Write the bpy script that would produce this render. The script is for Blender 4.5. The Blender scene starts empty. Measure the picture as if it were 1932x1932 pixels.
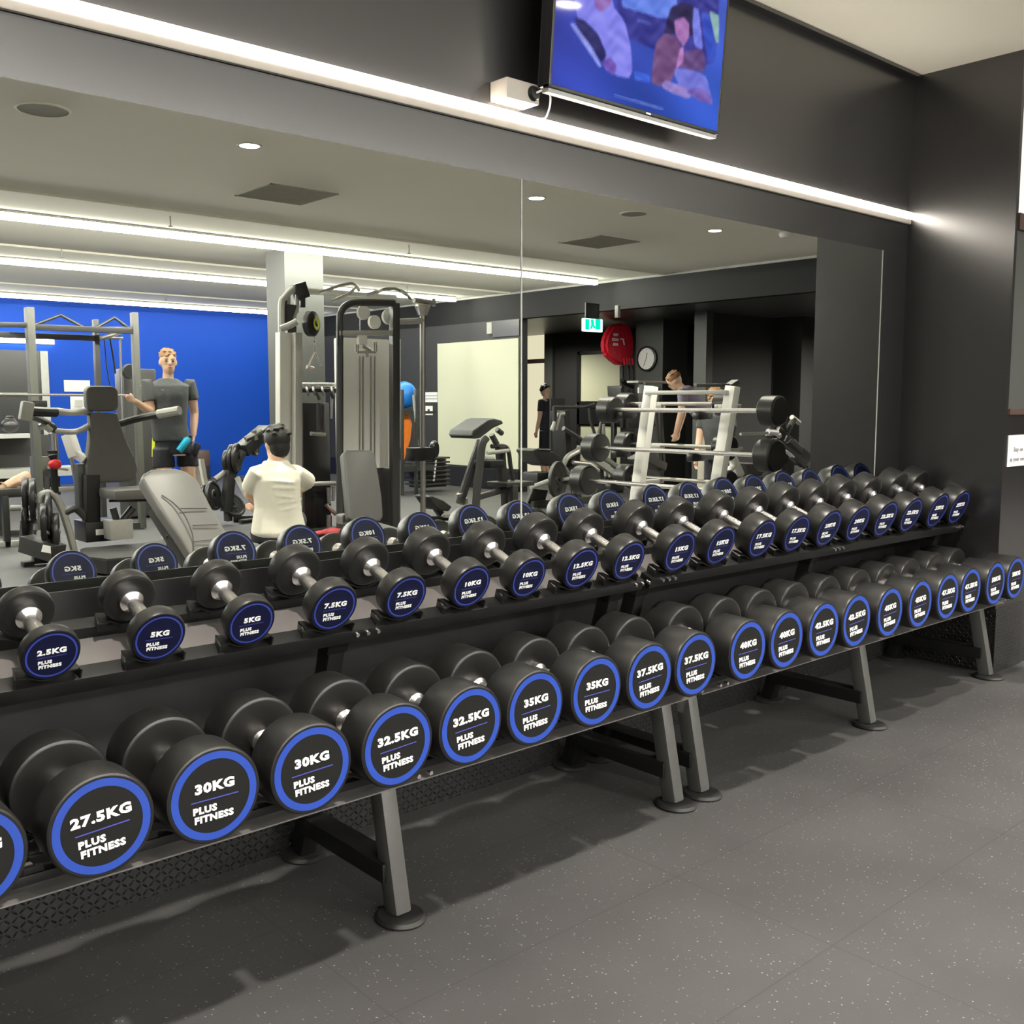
import bpy, bmesh, math, random
from mathutils import Vector, Matrix, Euler
random.seed(7)
SC = bpy.context.scene
COL = SC.collection
PI = math.pi
# ------------------------------------------------------------------ camera
F_PX = 1913.157; CAMZ = 1.4
cam_data = bpy.data.cameras.new('camera')
cam_data.sensor_fit = 'HORIZONTAL'; cam_data.sensor_width = 36
cam_data.lens = F_PX / 1932 * 36
cam_data.clip_start = 0.02; cam_data.clip_end = 100
cam = bpy.data.objects.new('camera', cam_data); COL.objects.link(cam)
cam.location = (0, 0, CAMZ)
AX = Vector((0.7472962, -0.66449107, 0.0))          # image right
AY = Vector((-0.07113818, -0.08000302, -0.99425292))  # image down
AF = Vector((0.66067219, 0.74300143, -0.10705663))  # forward
rm = Matrix((AX, -AY, -AF)).transposed()
cam.rotation_euler = rm.to_euler()
SC.camera = cam
# ------------------------------------------------------------------ world and exposure
w = bpy.data.worlds.new('world'); SC.world = w; w.use_nodes = True
w.node_tree.nodes['Background'].inputs[0].default_value = (0.9, 0.95, 1.0, 1)
w.node_tree.nodes['Background'].inputs[1].default_value = 0.02
SC.view_settings.view_transform = 'Standard'; SC.view_settings.look = 'None'
SC.view_settings.exposure = 0.2; SC.view_settings.gamma = 1.0
SC.view_settings.use_curve_mapping = False
SC.cycles.use_denoising = True
SC.cycles.max_bounces = 10; SC.cycles.diffuse_bounces = 4; SC.cycles.glossy_bounces = 6
SC.cycles.sample_clamp_indirect = 6.0
SC.cycles.caustics_refractive = False
YW = 2.753          # mirror wall plane
ZC = 3.113          # ceiling
def ray(px, py): return AX * (px - 966) + AY * (py - 966) + AF * F_PX
def RP(px, py, y):
    d = ray(px, py); t = y / d.y
    return Vector((d.x * t, y, CAMZ + d.z * t))
def VP(px, py, yv):
    """point of the room whose mirror image is seen at (px, py), at depth yv behind the glass plane"""
    p = RP(px, py, yv); p.y = 2 * YW - yv
    return p
def VX(px, py, x):
    d = ray(px, py); t = x / d.x
    return Vector((x, 2 * YW - d.y * t, CAMZ + d.z * t))
def RX(px, py, x):
    d = ray(px, py); t = x / d.x
    return Vector((x, d.y * t, CAMZ + d.z * t))
# ------------------------------------------------------------------ materials
def mat(name, col, rough=0.5, metal=0.0, spec=0.5, coat=0.0, emit=None, es=0.0, noise=None, bump=None, sheen=0, ior=None):
    m = bpy.data.materials.new(name); m.use_nodes = True
    nt = m.node_tree; b = nt.nodes['Principled BSDF']
    b.inputs['Base Color'].default_value = (*col, 1)
    b.inputs['Roughness'].default_value = rough
    b.inputs['Metallic'].default_value = metal
    b.inputs['Specular IOR Level'].default_value = spec
    b.inputs['Coat Weight'].default_value = coat
    b.inputs['Sheen Weight'].default_value = sheen
    if ior: b.inputs['IOR'].default_value = ior
    if emit:
        b.inputs['Emission Color'].default_value = (*emit, 1); b.inputs['Emission Strength'].default_value = es
    tc = nt.nodes.new('ShaderNodeTexCoord')
    # every surface gets a little procedural variation in tone
    sc_, amt = noise if noise else (14.0, 0.12)
    n = nt.nodes.new('ShaderNodeTexNoise'); n.inputs['Scale'].default_value = sc_; n.inputs['Detail'].default_value = 4
    nt.links.new(tc.outputs['Object'], n.inputs['Vector'])
    r = nt.nodes.new('ShaderNodeMapRange')
    r.inputs['To Min'].default_value = 1 - amt; r.inputs['To Max'].default_value = 1 + amt
    nt.links.new(n.outputs['Fac'], r.inputs['Value'])
    mx = nt.nodes.new('ShaderNodeVectorMath'); mx.operation = 'SCALE'
    mx.inputs[0].default_value = col; nt.links.new(r.outputs['Result'], mx.inputs['Scale'])
    nt.links.new(mx.outputs['Vector'], b.inputs['Base Color'])
    if bump:
        bs, bd, bt = bump
        n2 = nt.nodes.new('ShaderNodeTexNoise'); n2.inputs['Scale'].default_value = bs; n2.inputs['Detail'].default_value = 3
        nt.links.new(tc.outputs['Object'], n2.inputs['Vector'])
        bp = nt.nodes.new('ShaderNodeBump'); bp.inputs['Strength'].default_value = bt; bp.inputs['Distance'].default_value = bd
        nt.links.new(n2.outputs['Fac'], bp.inputs['Height']); nt.links.new(bp.outputs['Normal'], b.inputs['Normal'])
    return m
M = {}
M['wall'] = mat('black semi gloss wall paint', (0.0135, 0.0125, 0.0128), 0.27, ior=1.95, noise=(2.5, 0.10))
M['bulkhead'] = mat('matt black bulkhead paint', (0.010, 0.010, 0.0105), 0.7, spec=0.12, noise=(1.5, 0.1))
M['ceiling'] = mat('cream ceiling paint', (0.82, 0.79, 0.68), 0.75, noise=(0.7, 0.05))
M['lowceil'] = mat('dark soffit paint', (0.05, 0.05, 0.05), 0.35, noise=(1.0, 0.1))
M['darkwall'] = mat('charcoal wall paint', (0.024, 0.024, 0.0245), 0.6, spec=0.25, noise=(1.5, 0.1))
M['greywall'] = mat('grey pillar paint', (0.052, 0.054, 0.050), 0.55, spec=0.3, noise=(1.5, 0.06))
M['blue'] = mat('royal blue wall paint', (0.002, 0.036, 0.27), 0.6, spec=0.15, noise=(1.2, 0.06))
M['cream'] = mat('cream frosted panel', (0.55, 0.56, 0.41), 0.5, noise=(0.8, 0.05))
M['trim'] = mat('pale trim', (0.36, 0.36, 0.33), 0.5)
M['brown'] = mat('dark brown door frame', (0.06, 0.035, 0.028), 0.45)
M['urethane'] = mat('black urethane', (0.0105, 0.0102, 0.0098), 0.36, spec=0.5, noise=(60, 0.15), bump=(220, 0.001, 0.15))
M['face'] = mat('dumbbell end plate', (0.0085, 0.0085, 0.008), 0.5, spec=0.25, noise=(50, 0.15))
M['navy'] = mat('navy end plate', (0.0045, 0.006, 0.030), 0.45, spec=0.25)
M['ring'] = mat('bright blue ring', (0.016, 0.056, 0.35), 0.45)
M['ringdim'] = mat('deep blue ring', (0.035, 0.06, 0.34), 0.4)
M['line'] = mat('thin blue line', (0.06, 0.07, 0.36), 0.45)
M['white'] = mat('white lettering', (0.95, 0.95, 0.93), 0.5, noise=(40, 0.02))
M['chrome'] = mat('chrome', (0.88, 0.86, 0.85), 0.27, metal=1.0, noise=(30, 0.05))
M['steel'] = mat('brushed steel', (0.55, 0.54, 0.50), 0.32, metal=1.0, noise=(30, 0.1))
M['rack'] = mat('black powder coat', (0.008, 0.008, 0.008), 0.42, spec=0.4, noise=(60, 0.15), bump=(300, 0.0008, 0.15))
M['leg'] = mat('graphite powder coat', (0.045, 0.045, 0.043), 0.38, spec=0.5, noise=(40, 0.1))
M['rackleg'] = mat('graphite rack leg coat', (0.085, 0.085, 0.08), 0.4, spec=0.5, noise=(40, 0.1))
M['tray'] = mat('satin tray steel', (0.12, 0.112, 0.11), 0.38, spec=0.6, noise=(20, 0.1))
M['rubber'] = mat('black rubber foot', (0.012, 0.012, 0.012), 0.6)
M['frame'] = mat('silver grey frame paint', (0.50, 0.50, 0.46), 0.35, metal=0.3, noise=(20, 0.08))
M['dframe'] = mat('dark grey frame paint', (0.030, 0.030, 0.029), 0.36, noise=(20, 0.1))
M['gframe'] = mat('khaki grey rack paint', (0.085, 0.086, 0.075), 0.4, noise=(20, 0.1))
M['shroud'] = mat('pale grey stack shroud', (0.86, 0.85, 0.80), 0.45, noise=(6, 0.04))
M['pad'] = mat('grey bench vinyl', (0.042, 0.042, 0.040), 0.55, spec=0.3, noise=(10, 0.1), bump=(120, 0.002, 0.15))
M['padlite'] = mat('soft grey vinyl', (0.105, 0.102, 0.097), 0.5, spec=0.35, noise=(10, 0.08), bump=(120, 0.002, 0.15))
M['padblack'] = mat('black vinyl', (0.012, 0.012, 0.012), 0.5, spec=0.3, noise=(10, 0.1))
M['plate'] = mat('black weight plate', (0.018, 0.018, 0.019), 0.34, noise=(20, 0.15))
M['blackpl'] = mat('black plastic', (0.015, 0.015, 0.016), 0.3)
M['red'] = mat('red vinyl cover', (0.62, 0.015, 0.035), 0.45, noise=(8, 0.12), bump=(9, 0.03, 0.5))
M['paper'] = mat('white paper', (0.80, 0.79, 0.76), 0.7, noise=(20, 0.02))
M['ink'] = mat('grey ink', (0.22, 0.22, 0.24), 0.7)
M['skin'] = mat('skin', (0.70, 0.42, 0.28), 0.5, noise=(12, 0.06))
M['skinlit'] = mat('light skin', (0.80, 0.52, 0.37), 0.5, noise=(12, 0.06))
M['hairbr'] = mat('brown hair', (0.22, 0.115, 0.05), 0.6, noise=(80, 0.3), bump=(150, 0.004, 0.5))
M['hairbk'] = mat('black hair', (0.008, 0.007, 0.006), 0.6, noise=(80, 0.3), bump=(150, 0.004, 0.5))
M['tshirt'] = mat('charcoal t-shirt cloth', (0.055, 0.06, 0.062), 0.85, noise=(20, 0.12), bump=(14, 0.02, 0.35))
M['wshirt'] = mat('cream t-shirt cloth', (0.78, 0.75, 0.64), 0.85, noise=(10, 0.04), bump=(7, 0.02, 0.25))
M['shorts'] = mat('black shorts cloth', (0.015, 0.015, 0.022), 0.8, noise=(20, 0.1), bump=(14, 0.02, 0.35))
M['purple'] = mat('mauve shirt cloth', (0.20, 0.17, 0.24), 0.85, noise=(10, 0.08))
M['khaki'] = mat('pale trousers cloth', (0.60, 0.58, 0.48), 0.85, noise=(10, 0.06))
M['sock'] = mat('white towel cloth', (0.75, 0.75, 0.72), 0.9)
M['bottle'] = mat('turquoise bottle', (0.01, 0.36, 0.55), 0.3)
M['orange'] = mat('orange vinyl', (0.85, 0.22, 0.02), 0.45)
M['ballblue'] = mat('blue exercise ball vinyl', (0.01, 0.16, 0.55), 0.4)
M['yellow'] = mat('yellow green plastic', (0.55, 0.62, 0.03), 0.5)
M['teal'] = mat('teal rubber', (0.01, 0.22, 0.20), 0.5)
M['redbag'] = mat('faded red fabric', (0.42, 0.05, 0.06), 0.8, noise=(20, 0.2))
M['extred'] = mat('extinguisher red', (0.65, 0.02, 0.03), 0.3)
M['beige'] = mat('beige plastic sensor', (0.42, 0.38, 0.33), 0.45)
M['grille'] = mat('grey grille', (0.33, 0.32, 0.27), 0.7)
def emis(name, col, s):
    m = bpy.data.materials.new(name); m.use_nodes = True
    nt = m.node_tree; nt.nodes.clear()
    o = nt.nodes.new('ShaderNodeOutputMaterial'); e = nt.nodes.new('ShaderNodeEmission')
    e.inputs[0].default_value = (*col, 1); e.inputs[1].default_value = s
    nt.links.new(e.outputs[0], o.inputs[0]); return m
M['led'] = emis('warm led diffuser', (1.0, 0.92, 0.80), 27.0)
M['ledfar'] = emis('ceiling led diffuser', (1.0, 0.97, 0.89), 150.0)
M['ledblue'] = emis('farthest led diffuser', (1.0, 0.98, 0.92), 45.0)
M['lamp'] = emis('downlight lens', (1.0, 0.92, 0.76), 30.0)
M['exit'] = emis('lit green exit sign', (0.0, 0.55, 0.36), 1.6)
M['exitw'] = emis('lit white exit pictogram', (0.55, 1.0, 0.92), 2.2)
M['daylight'] = emis('bright glazing beyond', (1.0, 0.93, 0.85), 1.0)
M['hall'] = emis('lit corridor beyond door', (1.0, 0.90, 0.66), 0.75)
def mirror_mat():
    m = bpy.data.materials.new('mirror glass'); m.use_nodes = True
    nt = m.node_tree; nt.nodes.clear()
    o = nt.nodes.new('ShaderNodeOutputMaterial'); g = nt.nodes.new('ShaderNodeBsdfGlossy')
    g.inputs['Color'].default_value = (0.90, 0.93, 0.88, 1); g.inputs['Roughness'].default_value = 0.0
    nt.links.new(g.outputs[0], o.inputs[0]); return m
M['mirror'] = mirror_mat()
def floor_mat():
    m = bpy.data.materials.new('speckled rubber gym tiles'); m.use_nodes = True
    nt = m.node_tree; b = nt.nodes['Principled BSDF']; L = nt.links.new
    tc = nt.nodes.new('ShaderNodeTexCoord')
    def node(t, **k):
        n = nt.nodes.new(t)
        for a, v in k.items(): setattr(n, a, v)
        return n
    v = node('ShaderNodeTexVoronoi'); v.inputs['Scale'].default_value = 75; L(tc.outputs['Object'], v.inputs['Vector'])
    lt = node('ShaderNodeMath', operation='LESS_THAN'); lt.inputs[1].default_value = 0.17; L(v.outputs['Distance'], lt.inputs[0])
    sep = node('ShaderNodeSeparateColor'); L(v.outputs['Color'], sep.inputs[0])
    gt = node('ShaderNodeMath', operation='GREATER_THAN'); gt.inputs[1].default_value = 0.48; L(sep.outputs[0], gt.inputs[0])
    sp = node('ShaderNodeMath', operation='MULTIPLY'); L(lt.outputs[0], sp.inputs[0]); L(gt.outputs[0], sp.inputs[1])
    br = node('ShaderNodeMath', operation='MULTIPLY'); L(sp.outputs[0], br.inputs[0]); L(sep.outputs[1], br.inputs[1])
    n = node('ShaderNodeTexNoise'); n.inputs['Scale'].default_value = 1.6; n.inputs['Detail'].default_value = 5; L(tc.outputs['Object'], n.inputs['Vector'])
    r = node('ShaderNodeMapRange'); r.inputs['From Min'].default_value = 0.3; r.inputs['From Max'].default_value = 0.7
    r.inputs['To Min'].default_value = 0.8; r.inputs['To Max'].default_value = 1.2; L(n.outputs['Fac'], r.inputs['Value'])
    base = node('ShaderNodeVectorMath', operation='SCALE'); base.inputs[0].default_value = (0.046, 0.0450, 0.0455); L(r.outputs[0], base.inputs['Scale'])
    add = node('ShaderNodeMixRGB'); add.inputs['Color2'].default_value = (0.26, 0.26, 0.25, 1); L(base.outputs[0], add.inputs['Color1']); L(br.outputs[0], add.inputs['Fac'])
    # tile seams: 1.03 m by 0.515 m
    sx = node('ShaderNodeSeparateXYZ'); L(tc.outputs['Object'], sx.inputs[0])
    def seam(sock, off, per):
        a = node('ShaderNodeMath', operation='SUBTRACT'); L(sock, a.inputs[0]); a.inputs[1].default_value = off
        p = node('ShaderNodeMath', operation='PINGPONG'); L(a.outputs[0], p.inputs[0]); p.inputs[1].default_value = per / 2
        l = node('ShaderNodeMath', operation='LESS_THAN'); L(p.outputs[0], l.inputs[0]); l.inputs[1].default_value = 0.0022
        return l
    a = seam(sx.outputs[0], 1.25, 1.03); c = seam(sx.outputs[1], 1.312, 0.515)
    mxs = node('ShaderNodeMath', operation='MAXIMUM'); L(a.outputs[0], mxs.inputs[0]); L(c.outputs[0], mxs.inputs[1])
    sm = node('ShaderNodeMath', operation='MULTIPLY'); sm.inputs[1].default_value = 0.55; L(mxs.outputs[0], sm.inputs[0])
    fin = node('ShaderNodeMixRGB'); fin.inputs['Color2'].default_value = (0.025, 0.024, 0.022, 1); L(add.outputs[0], fin.inputs['Color1']); L(sm.outputs[0], fin.inputs['Fac'])
    L(fin.outputs[0], b.inputs['Base Color'])
    b.inputs['Roughness'].default_value = 0.62; b.inputs['Specular IOR Level'].default_value = 0.45
    n3 = node('ShaderNodeTexNoise'); n3.inputs['Scale'].default_value = 160; L(tc.outputs['Object'], n3.inputs['Vector'])
    bp = node('ShaderNodeBump'); bp.inputs['Strength'].default_value = 0.35; bp.inputs['Distance'].default_value = 0.002
    L(n3.outputs['Fac'], bp.inputs['Height']); L(bp.outputs[0], b.inputs['Normal'])
    return m
M['floor'] = floor_mat()
def tread_mat():
    """raised diamond tread pattern: short bars alternating at +/-45 degrees"""
    m = bpy.data.materials.new('black diamond tread plate'); m.use_nodes = True
    nt = m.node_tree; b = nt.nodes['Principled BSDF']; L = nt.links.new
    def node(t, **k):
        n = nt.nodes.new(t)
        for a, v in k.items(): setattr(n, a, v)
        return n
    tc = node('ShaderNodeTexCoord'); hs = []
    for ang, off in ((45, 0.0), (-45, 0.5)):
        mp = node('ShaderNodeMapping'); L(tc.outputs['UV'], mp.inputs['Vector'])
        mp.inputs['Rotation'].default_value = (0, 0, math.radians(ang)); mp.inputs['Scale'].default_value = (1, 1, 1)
        s = node('ShaderNodeSeparateXYZ'); L(mp.outputs[0], s.inputs[0])
        def tri(sock, per, o):
            a = node('ShaderNodeMath', operation='ADD'); L(sock, a.inputs[0]); a.inputs[1].default_value = o * per
            p = node('ShaderNodeMath', operation='PINGPONG'); L(a.outputs[0], p.inputs[0]); p.inputs[1].default_value = per / 2
            return p
        tx = tri(s.outputs[0], 0.027, off); ty = tri(s.outputs[1], 0.027, off)
        dx = node('ShaderNodeMath', operation='DIVIDE'); L(tx.outputs[0], dx.inputs[0]); dx.inputs[1].default_value = 0.0100
        dy = node('ShaderNodeMath', operation='DIVIDE'); L(ty.outputs[0], dy.inputs[0]); dy.inputs[1].default_value = 0.0028
        px = node('ShaderNodeMath', operation='POWER'); L(dx.outputs[0], px.inputs[0]); px.inputs[1].default_value = 2
        py = node('ShaderNodeMath', operation='POWER'); L(dy.outputs[0], py.inputs[0]); py.inputs[1].default_value = 2
        ad = node('ShaderNodeMath', operation='ADD'); L(px.outputs[0], ad.inputs[0]); L(py.outputs[0], ad.inputs[1])
        sb = node('ShaderNodeMath', operation='SUBTRACT', use_clamp=True); sb.inputs[0].default_value = 1.0; L(ad.outputs[0], sb.inputs[1])
        hs.append(sb)
    mx = node('ShaderNodeMath', operation='MAXIMUM'); L(hs[0].outputs[0], mx.inputs[0]); L(hs[1].outputs[0], mx.inputs[1])
    bp = node('ShaderNodeBump'); bp.inputs['Strength'].default_value = 1.0; bp.inputs['Distance'].default_value = 0.009
    L(mx.outputs[0], bp.inputs['Height']); L(bp.outputs[0], b.inputs['Normal'])
    b.inputs['Base Color'].default_value = (0.018, 0.018, 0.018, 1); b.inputs['Roughness'].default_value = 0.22
    b.inputs['Specular IOR Level'].default_value = 0.8
    return m
M['tread'] = tread_mat()
# ------------------------------------------------------------------ mesh helpers
def bm_box(bm, c, s, rot=None, bev=0.0):
    """box of size s centred at c, optional rotation matrix"""
    r = bmesh.ops.create_cube(bm, size=1.0)
    vs = r['verts']
    for v in vs: v.co = Vector((v.co.x * s[0], v.co.y * s[1], v.co.z * s[2]))
    if bev > 0:
        es = list({e for v in vs for e in v.link_edges})
        rb = bmesh.ops.bevel(bm, geom=es, offset=min(bev, min(s) * 0.45), segments=2, affect='EDGES', profile=0.6)
        vs = list({v for f in rb['faces'] for v in f.verts} | {v for v in vs if v.is_valid})
    for v in vs:
        p = v.co.copy()
        if rot: p = rot @ p
        v.co = p + Vector(c)
    return vs
def frame_from(a, b, up=Vector((0, 0, 1))):
    z = (b - a).normalized()
    if abs(z.dot(up)) > 0.99: up = Vector((1, 0, 0))
    x = up.cross(z).normalized(); y = z.cross(x)
    return Matrix((x, y, z)).transposed()
def bm_bar(bm, a, b, wx, wy=None, bev=0.006, up=Vector((0, 0, 1))):
    """rectangular tube between two points"""
    a = Vector(a); b = Vector(b); wy = wy or wx
    return bm_box(bm, (a + b) / 2, (wx, wy, (b - a).length), frame_from(a, b, up), bev)
def bm_tube(bm, pts, r, n=10, cap=True):
    """round tube through points with mitred joints; r may be a list"""
    pts = [Vector(p) for p in pts]; k = len(pts)
    rs = r if isinstance(r, (list, tuple)) else [r] * k
    d0 = (pts[1] - pts[0]).normalized()
    up = Vector((0, 0, 1)) if abs(d0.z) < 0.9 else Vector((1, 0, 0))
    x = up.cross(d0).normalized(); rings = []
    for i, p in enumerate(pts):
        if i == 0: d = pts[1] - pts[0]
        elif i == k - 1: d = pts[-1] - pts[-2]
        else: d = (pts[i + 1] - p).normalized() + (p - pts[i - 1]).normalized()
        d.normalize()
        x = (x - d * x.dot(d)).normalized(); y = d.cross(x)
        rings.append([bm.verts.new(p + (x * math.cos(t) + y * math.sin(t)) * rs[i]) for t in [2 * PI * j / n for j in range(n)]])
    for a, b in zip(rings, rings[1:]):
        for j in range(n): bm.faces.new((a[j], a[(j + 1) % n], b[(j + 1) % n], b[j]))
    if cap:
        bm.faces.new(rings[0][::-1]); bm.faces.new(rings[-1])
def curve_pts(pts, k=6):
    """Catmull-Rom through points"""
    pts = [Vector(p) for p in pts]; P = [pts[0]] + pts + [pts[-1]]; out = []
    for i in range(1, len(P) - 2):
        for j in range(k):
            t = j / k; a, b, c, d = P[i - 1], P[i], P[i + 1], P[i + 2]
            out.append(0.5 * ((2 * b) + (c - a) * t + (2 * a - 5 * b + 4 * c - d) * t * t + (3 * b - a - 3 * c + d) * t ** 3))
    out.append(pts[-1]); return out
def bm_lathe(bm, prof, n=40, mtx=None, closed=False):
    """revolve (r, h) profile round local Z"""
    mtx = mtx or Matrix.Identity(4); rings = []
    for r, h in prof:
        if r < 1e-6: rings.append([bm.verts.new(mtx @ Vector((0, 0, h)))])
        else: rings.append([bm.verts.new(mtx @ Vector((r * math.cos(2 * PI * j / n), r * math.sin(2 * PI * j / n), h))) for j in range(n)])
    for a, b in zip(rings, rings[1:]):
        for j in range(n):
            j2 = (j + 1) % n
            if len(a) == 1 and len(b) == 1: continue
            if len(a) == 1: bm.faces.new((a[0], b[j2], b[j]))
            elif len(b) == 1: bm.faces.new((a[j], a[j2], b[0]))
            else: bm.faces.new((a[j], a[j2], b[j2], b[j]))
def axis_mtx(c, d):
    """4x4 taking local Z to direction d at c"""
    f = frame_from(Vector((0, 0, 0)), Vector(d).normalized())
    m = f.to_4x4(); m.translation = Vector(c); return m
def bm_prism(bm, poly, d):
    """extrude polygon (3D points) by vector d"""
    d = Vector(d); a = [bm.verts.new(Vector(p)) for p in poly]; b = [bm.verts.new(Vector(p) + d) for p in poly]
    bm.faces.new(a[::-1]); bm.faces.new(b); n = len(a)
    for i in range(n): bm.faces.new((a[i], a[(i + 1) % n], b[(i + 1) % n], b[i]))
def finish(bm, name, smooth=True):
    bmesh.ops.recalc_face_normals(bm, faces=bm.faces)
    me = bpy.data.meshes.new(name); bm.to_mesh(me); bm.free()
    if smooth:
        for p in me.polygons: p.use_smooth = True
        try: me.set_sharp_from_angle(angle=math.radians(35))
        except Exception: pass
    return me
def obj(name, bm_or_me, m, parent=None, local=False, smooth=True):
    """link one mesh object; mesh coordinates are world coordinates unless local=True"""
    me = finish(bm_or_me, name, smooth) if isinstance(bm_or_me, bmesh.types.BMesh) else bm_or_me
    if not me.materials: me.materials.append(M[m] if isinstance(m, str) else m)
    o = bpy.data.objects.new(name, me); COL.objects.link(o)
    if parent is not None:
        o.parent = parent
        if not local: o.matrix_parent_inverse = wmat(parent).inverted()
    return o
def wmat(o):
    m = Matrix.LocRotScale(o.location, o.rotation_euler, o.scale)
    return (wmat(o.parent) @ o.matrix_parent_inverse @ m) if o.parent else m
def tag(o, label=None, cat=None, group=None, kind=None):
    if label: o['label'] = label
    if cat: o['category'] = cat
    if group: o['group'] = group
    if kind: o['kind'] = kind
    return o
def thing(name, label, cat, loc=(0, 0, 0), rz=0.0, group=None):
    o = bpy.data.objects.new(name, None); COL.objects.link(o)
    o.location = loc; o.rotation_euler = (0, 0, rz); o.empty_display_size = 0.1
    return tag(o, label, cat, group)
def struct(name, bm, m, smooth=False):
    return tag(obj(name, bm, m, smooth=smooth), kind='structure')
def box(c, s, rot=None, bev=0.0):
    bm = bmesh.new(); bm_box(bm, c, s, rot, bev); return bm
def box2(a, b, bev=0.0):
    a = Vector(a); b = Vector(b); return box((a + b) / 2, [abs(x) for x in (b - a)], None, bev)
def bar(a, b, wx, wy=None, bev=0.006, up=Vector((0, 0, 1))):
    bm = bmesh.new(); bm_bar(bm, a, b, wx, wy, bev, up); return bm
def tube(pts, r, n=10):
    bm = bmesh.new(); bm_tube(bm, pts, r, n); return bm
def bars(lst, bev=0.005):
    bm = bmesh.new()
    for l in lst: bm_bar(bm, l[0], l[1], *l[2:], bev=bev)
    return bm
def tubes(lst, n=10):
    bm = bmesh.new()
    for pts, r in lst: bm_tube(bm, pts, r, n)
    return bm
def copy_tree(o, parent=None):
    c = o.copy(); COL.objects.link(c)
    if parent: c.parent = parent
    for ch in list(o.children):
        copy_tree(ch, c)
    return c
FONT_CACHE = {}
def text_mesh(s, size, off=0.0, sx=1.0, ex=0.0006):
    """lettering mesh centred on the origin in the XY plane"""
    key = (s, round(size, 5), off, sx, ex)
    if key in FONT_CACHE: return FONT_CACHE[key]
    c = bpy.data.curves.new('lettering', 'FONT'); c.body = s; c.size = size; c.align_x = 'CENTER'; c.align_y = 'CENTER'
    c.offset = off; c.space_character = 1.12; c.extrude = ex; c.resolution_u = 2
    o = bpy.data.objects.new('lettering', c); COL.objects.link(o)
    dg = bpy.context.evaluated_depsgraph_get(); dg.update()
    me = bpy.data.meshes.new_from_object(o.evaluated_get(dg)); me.name = 'lettering'
    bpy.data.objects.remove(o); bpy.data.curves.remove(c)
    for v in me.vertices: v.co.x *= sx
    me.materials.clear(); FONT_CACHE[key] = me
    return me
def text_obj(name, s, size, m, mtx, parent=None, off=0.0, sx=1.0):
    me = text_mesh(s, size, off, sx)
    if not me.materials: me.materials.append(M[m])
    o = bpy.data.objects.new(name, me); COL.objects.link(o)
    o.matrix_basis = mtx
    if parent is not None: o.parent = parent; o.matrix_parent_inverse = wmat(parent).inverted()
    return o
# ================================================================== THE SETTING
XS = 5.292      # side wall of the nook
YE = 2.193      # wall beyond its outside corner
def slab(name, a, b, m): return struct(name, box2(a, b), m)
slab('floor', (-3, -12.9, -0.1), (17.5, YW + 0.2, 0), 'floor')
slab('ceiling', (-3, -12.9, ZC), (10.69, YW + 0.2, ZC + 0.1), 'ceiling')
slab('wall_front', (-3, YW, 0), (XS + 0.1, YW + 0.15, ZC), 'wall')
slab('wall_side', (XS, YE, 0), (XS + 0.03, YW, ZC), 'wall')
slab('wall_left', (-3.1, -12.9, 0), (-3, YW, ZC), 'darkwall')
slab('wall_blue', (-3, -12.9, 0), (10.9, -12.7, ZC), 'blue')
# wall beyond the outside corner: black dado, frosted pane, dark rail, bright glazing over it
slab('wall_entry', (XS + 0.03, YE, 0), (9.2, YE + 0.12, 1.34), 'wall')
slab('wall_entry_top', (XS + 0.03, YE, 2.98), (9.2, YE + 0.12, ZC), 'wall')
slab('trim_1', (XS + 0.03, YE - 0.01, 1.34), (9.2, YE + 0.06, 1.37), 'brown')
slab('trim_2', (XS + 0.03, YE - 0.01, 2.26), (9.2, YE + 0.06, 2.34), 'brown')
slab('window_1', (XS + 0.04, YE + 0.012, 1.37), (9.2, YE + 0.05, 2.26), 'greywall')
slab('window_2', (XS + 0.04, YE + 0.012, 2.34), (9.2, YE + 0.05, 2.98), 'daylight')
slab('wall_entry_far', (9.2, YE, 0), (17.5, YE + 0.12, ZC), 'darkwall')
# tread-plate kick boards
def kick(name, a, b, th, h, nrm):
    a = Vector(a); b = Vector(b); n = Vector(nrm)
    bm = bmesh.new()
    P = [a, b, b + Vector((0, 0, h)), a + Vector((0, 0, h))]
    F = [bm.verts.new(p + n * th) for p in P]; B = [bm.verts.new(p) for p in P]
    bm.faces.new(F); bm.faces.new(B[::-1])
    for i in range(4): bm.faces.new((F[i], B[i], B[(i + 1) % 4], F[(i + 1) % 4]))
    uv = bm.loops.layers.uv.new('UVMap'); L = (b - a).normalized()
    for f in bm.faces:
        for l in f.loops: l[uv].uv = ((l.vert.co - a).dot(L), l.vert.co.z)
    o = obj(name, bm, 'tread', smooth=False); tag(o, kind='structure'); return o
kick('baseboard_front', (-3, YW, 0), (XS, YW, 0), 0.008, 0.34, (0, -1, 0))
kick('baseboard_side', (XS, YE, 0), (XS, YW - 0.008, 0), 0.008, 0.34, (-1, 0, 0))
kick('baseboard_entry', (XS - 0.008, YE, 0), (5.62, YE, 0), 0.008, 0.34, (0, -1, 0))
# shadow-gap trim along the ceiling
slab('trim_3', (-3, YW - 0.045, ZC - 0.018), (XS, YW - 0.001, ZC - 0.001), 'wall')
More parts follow.
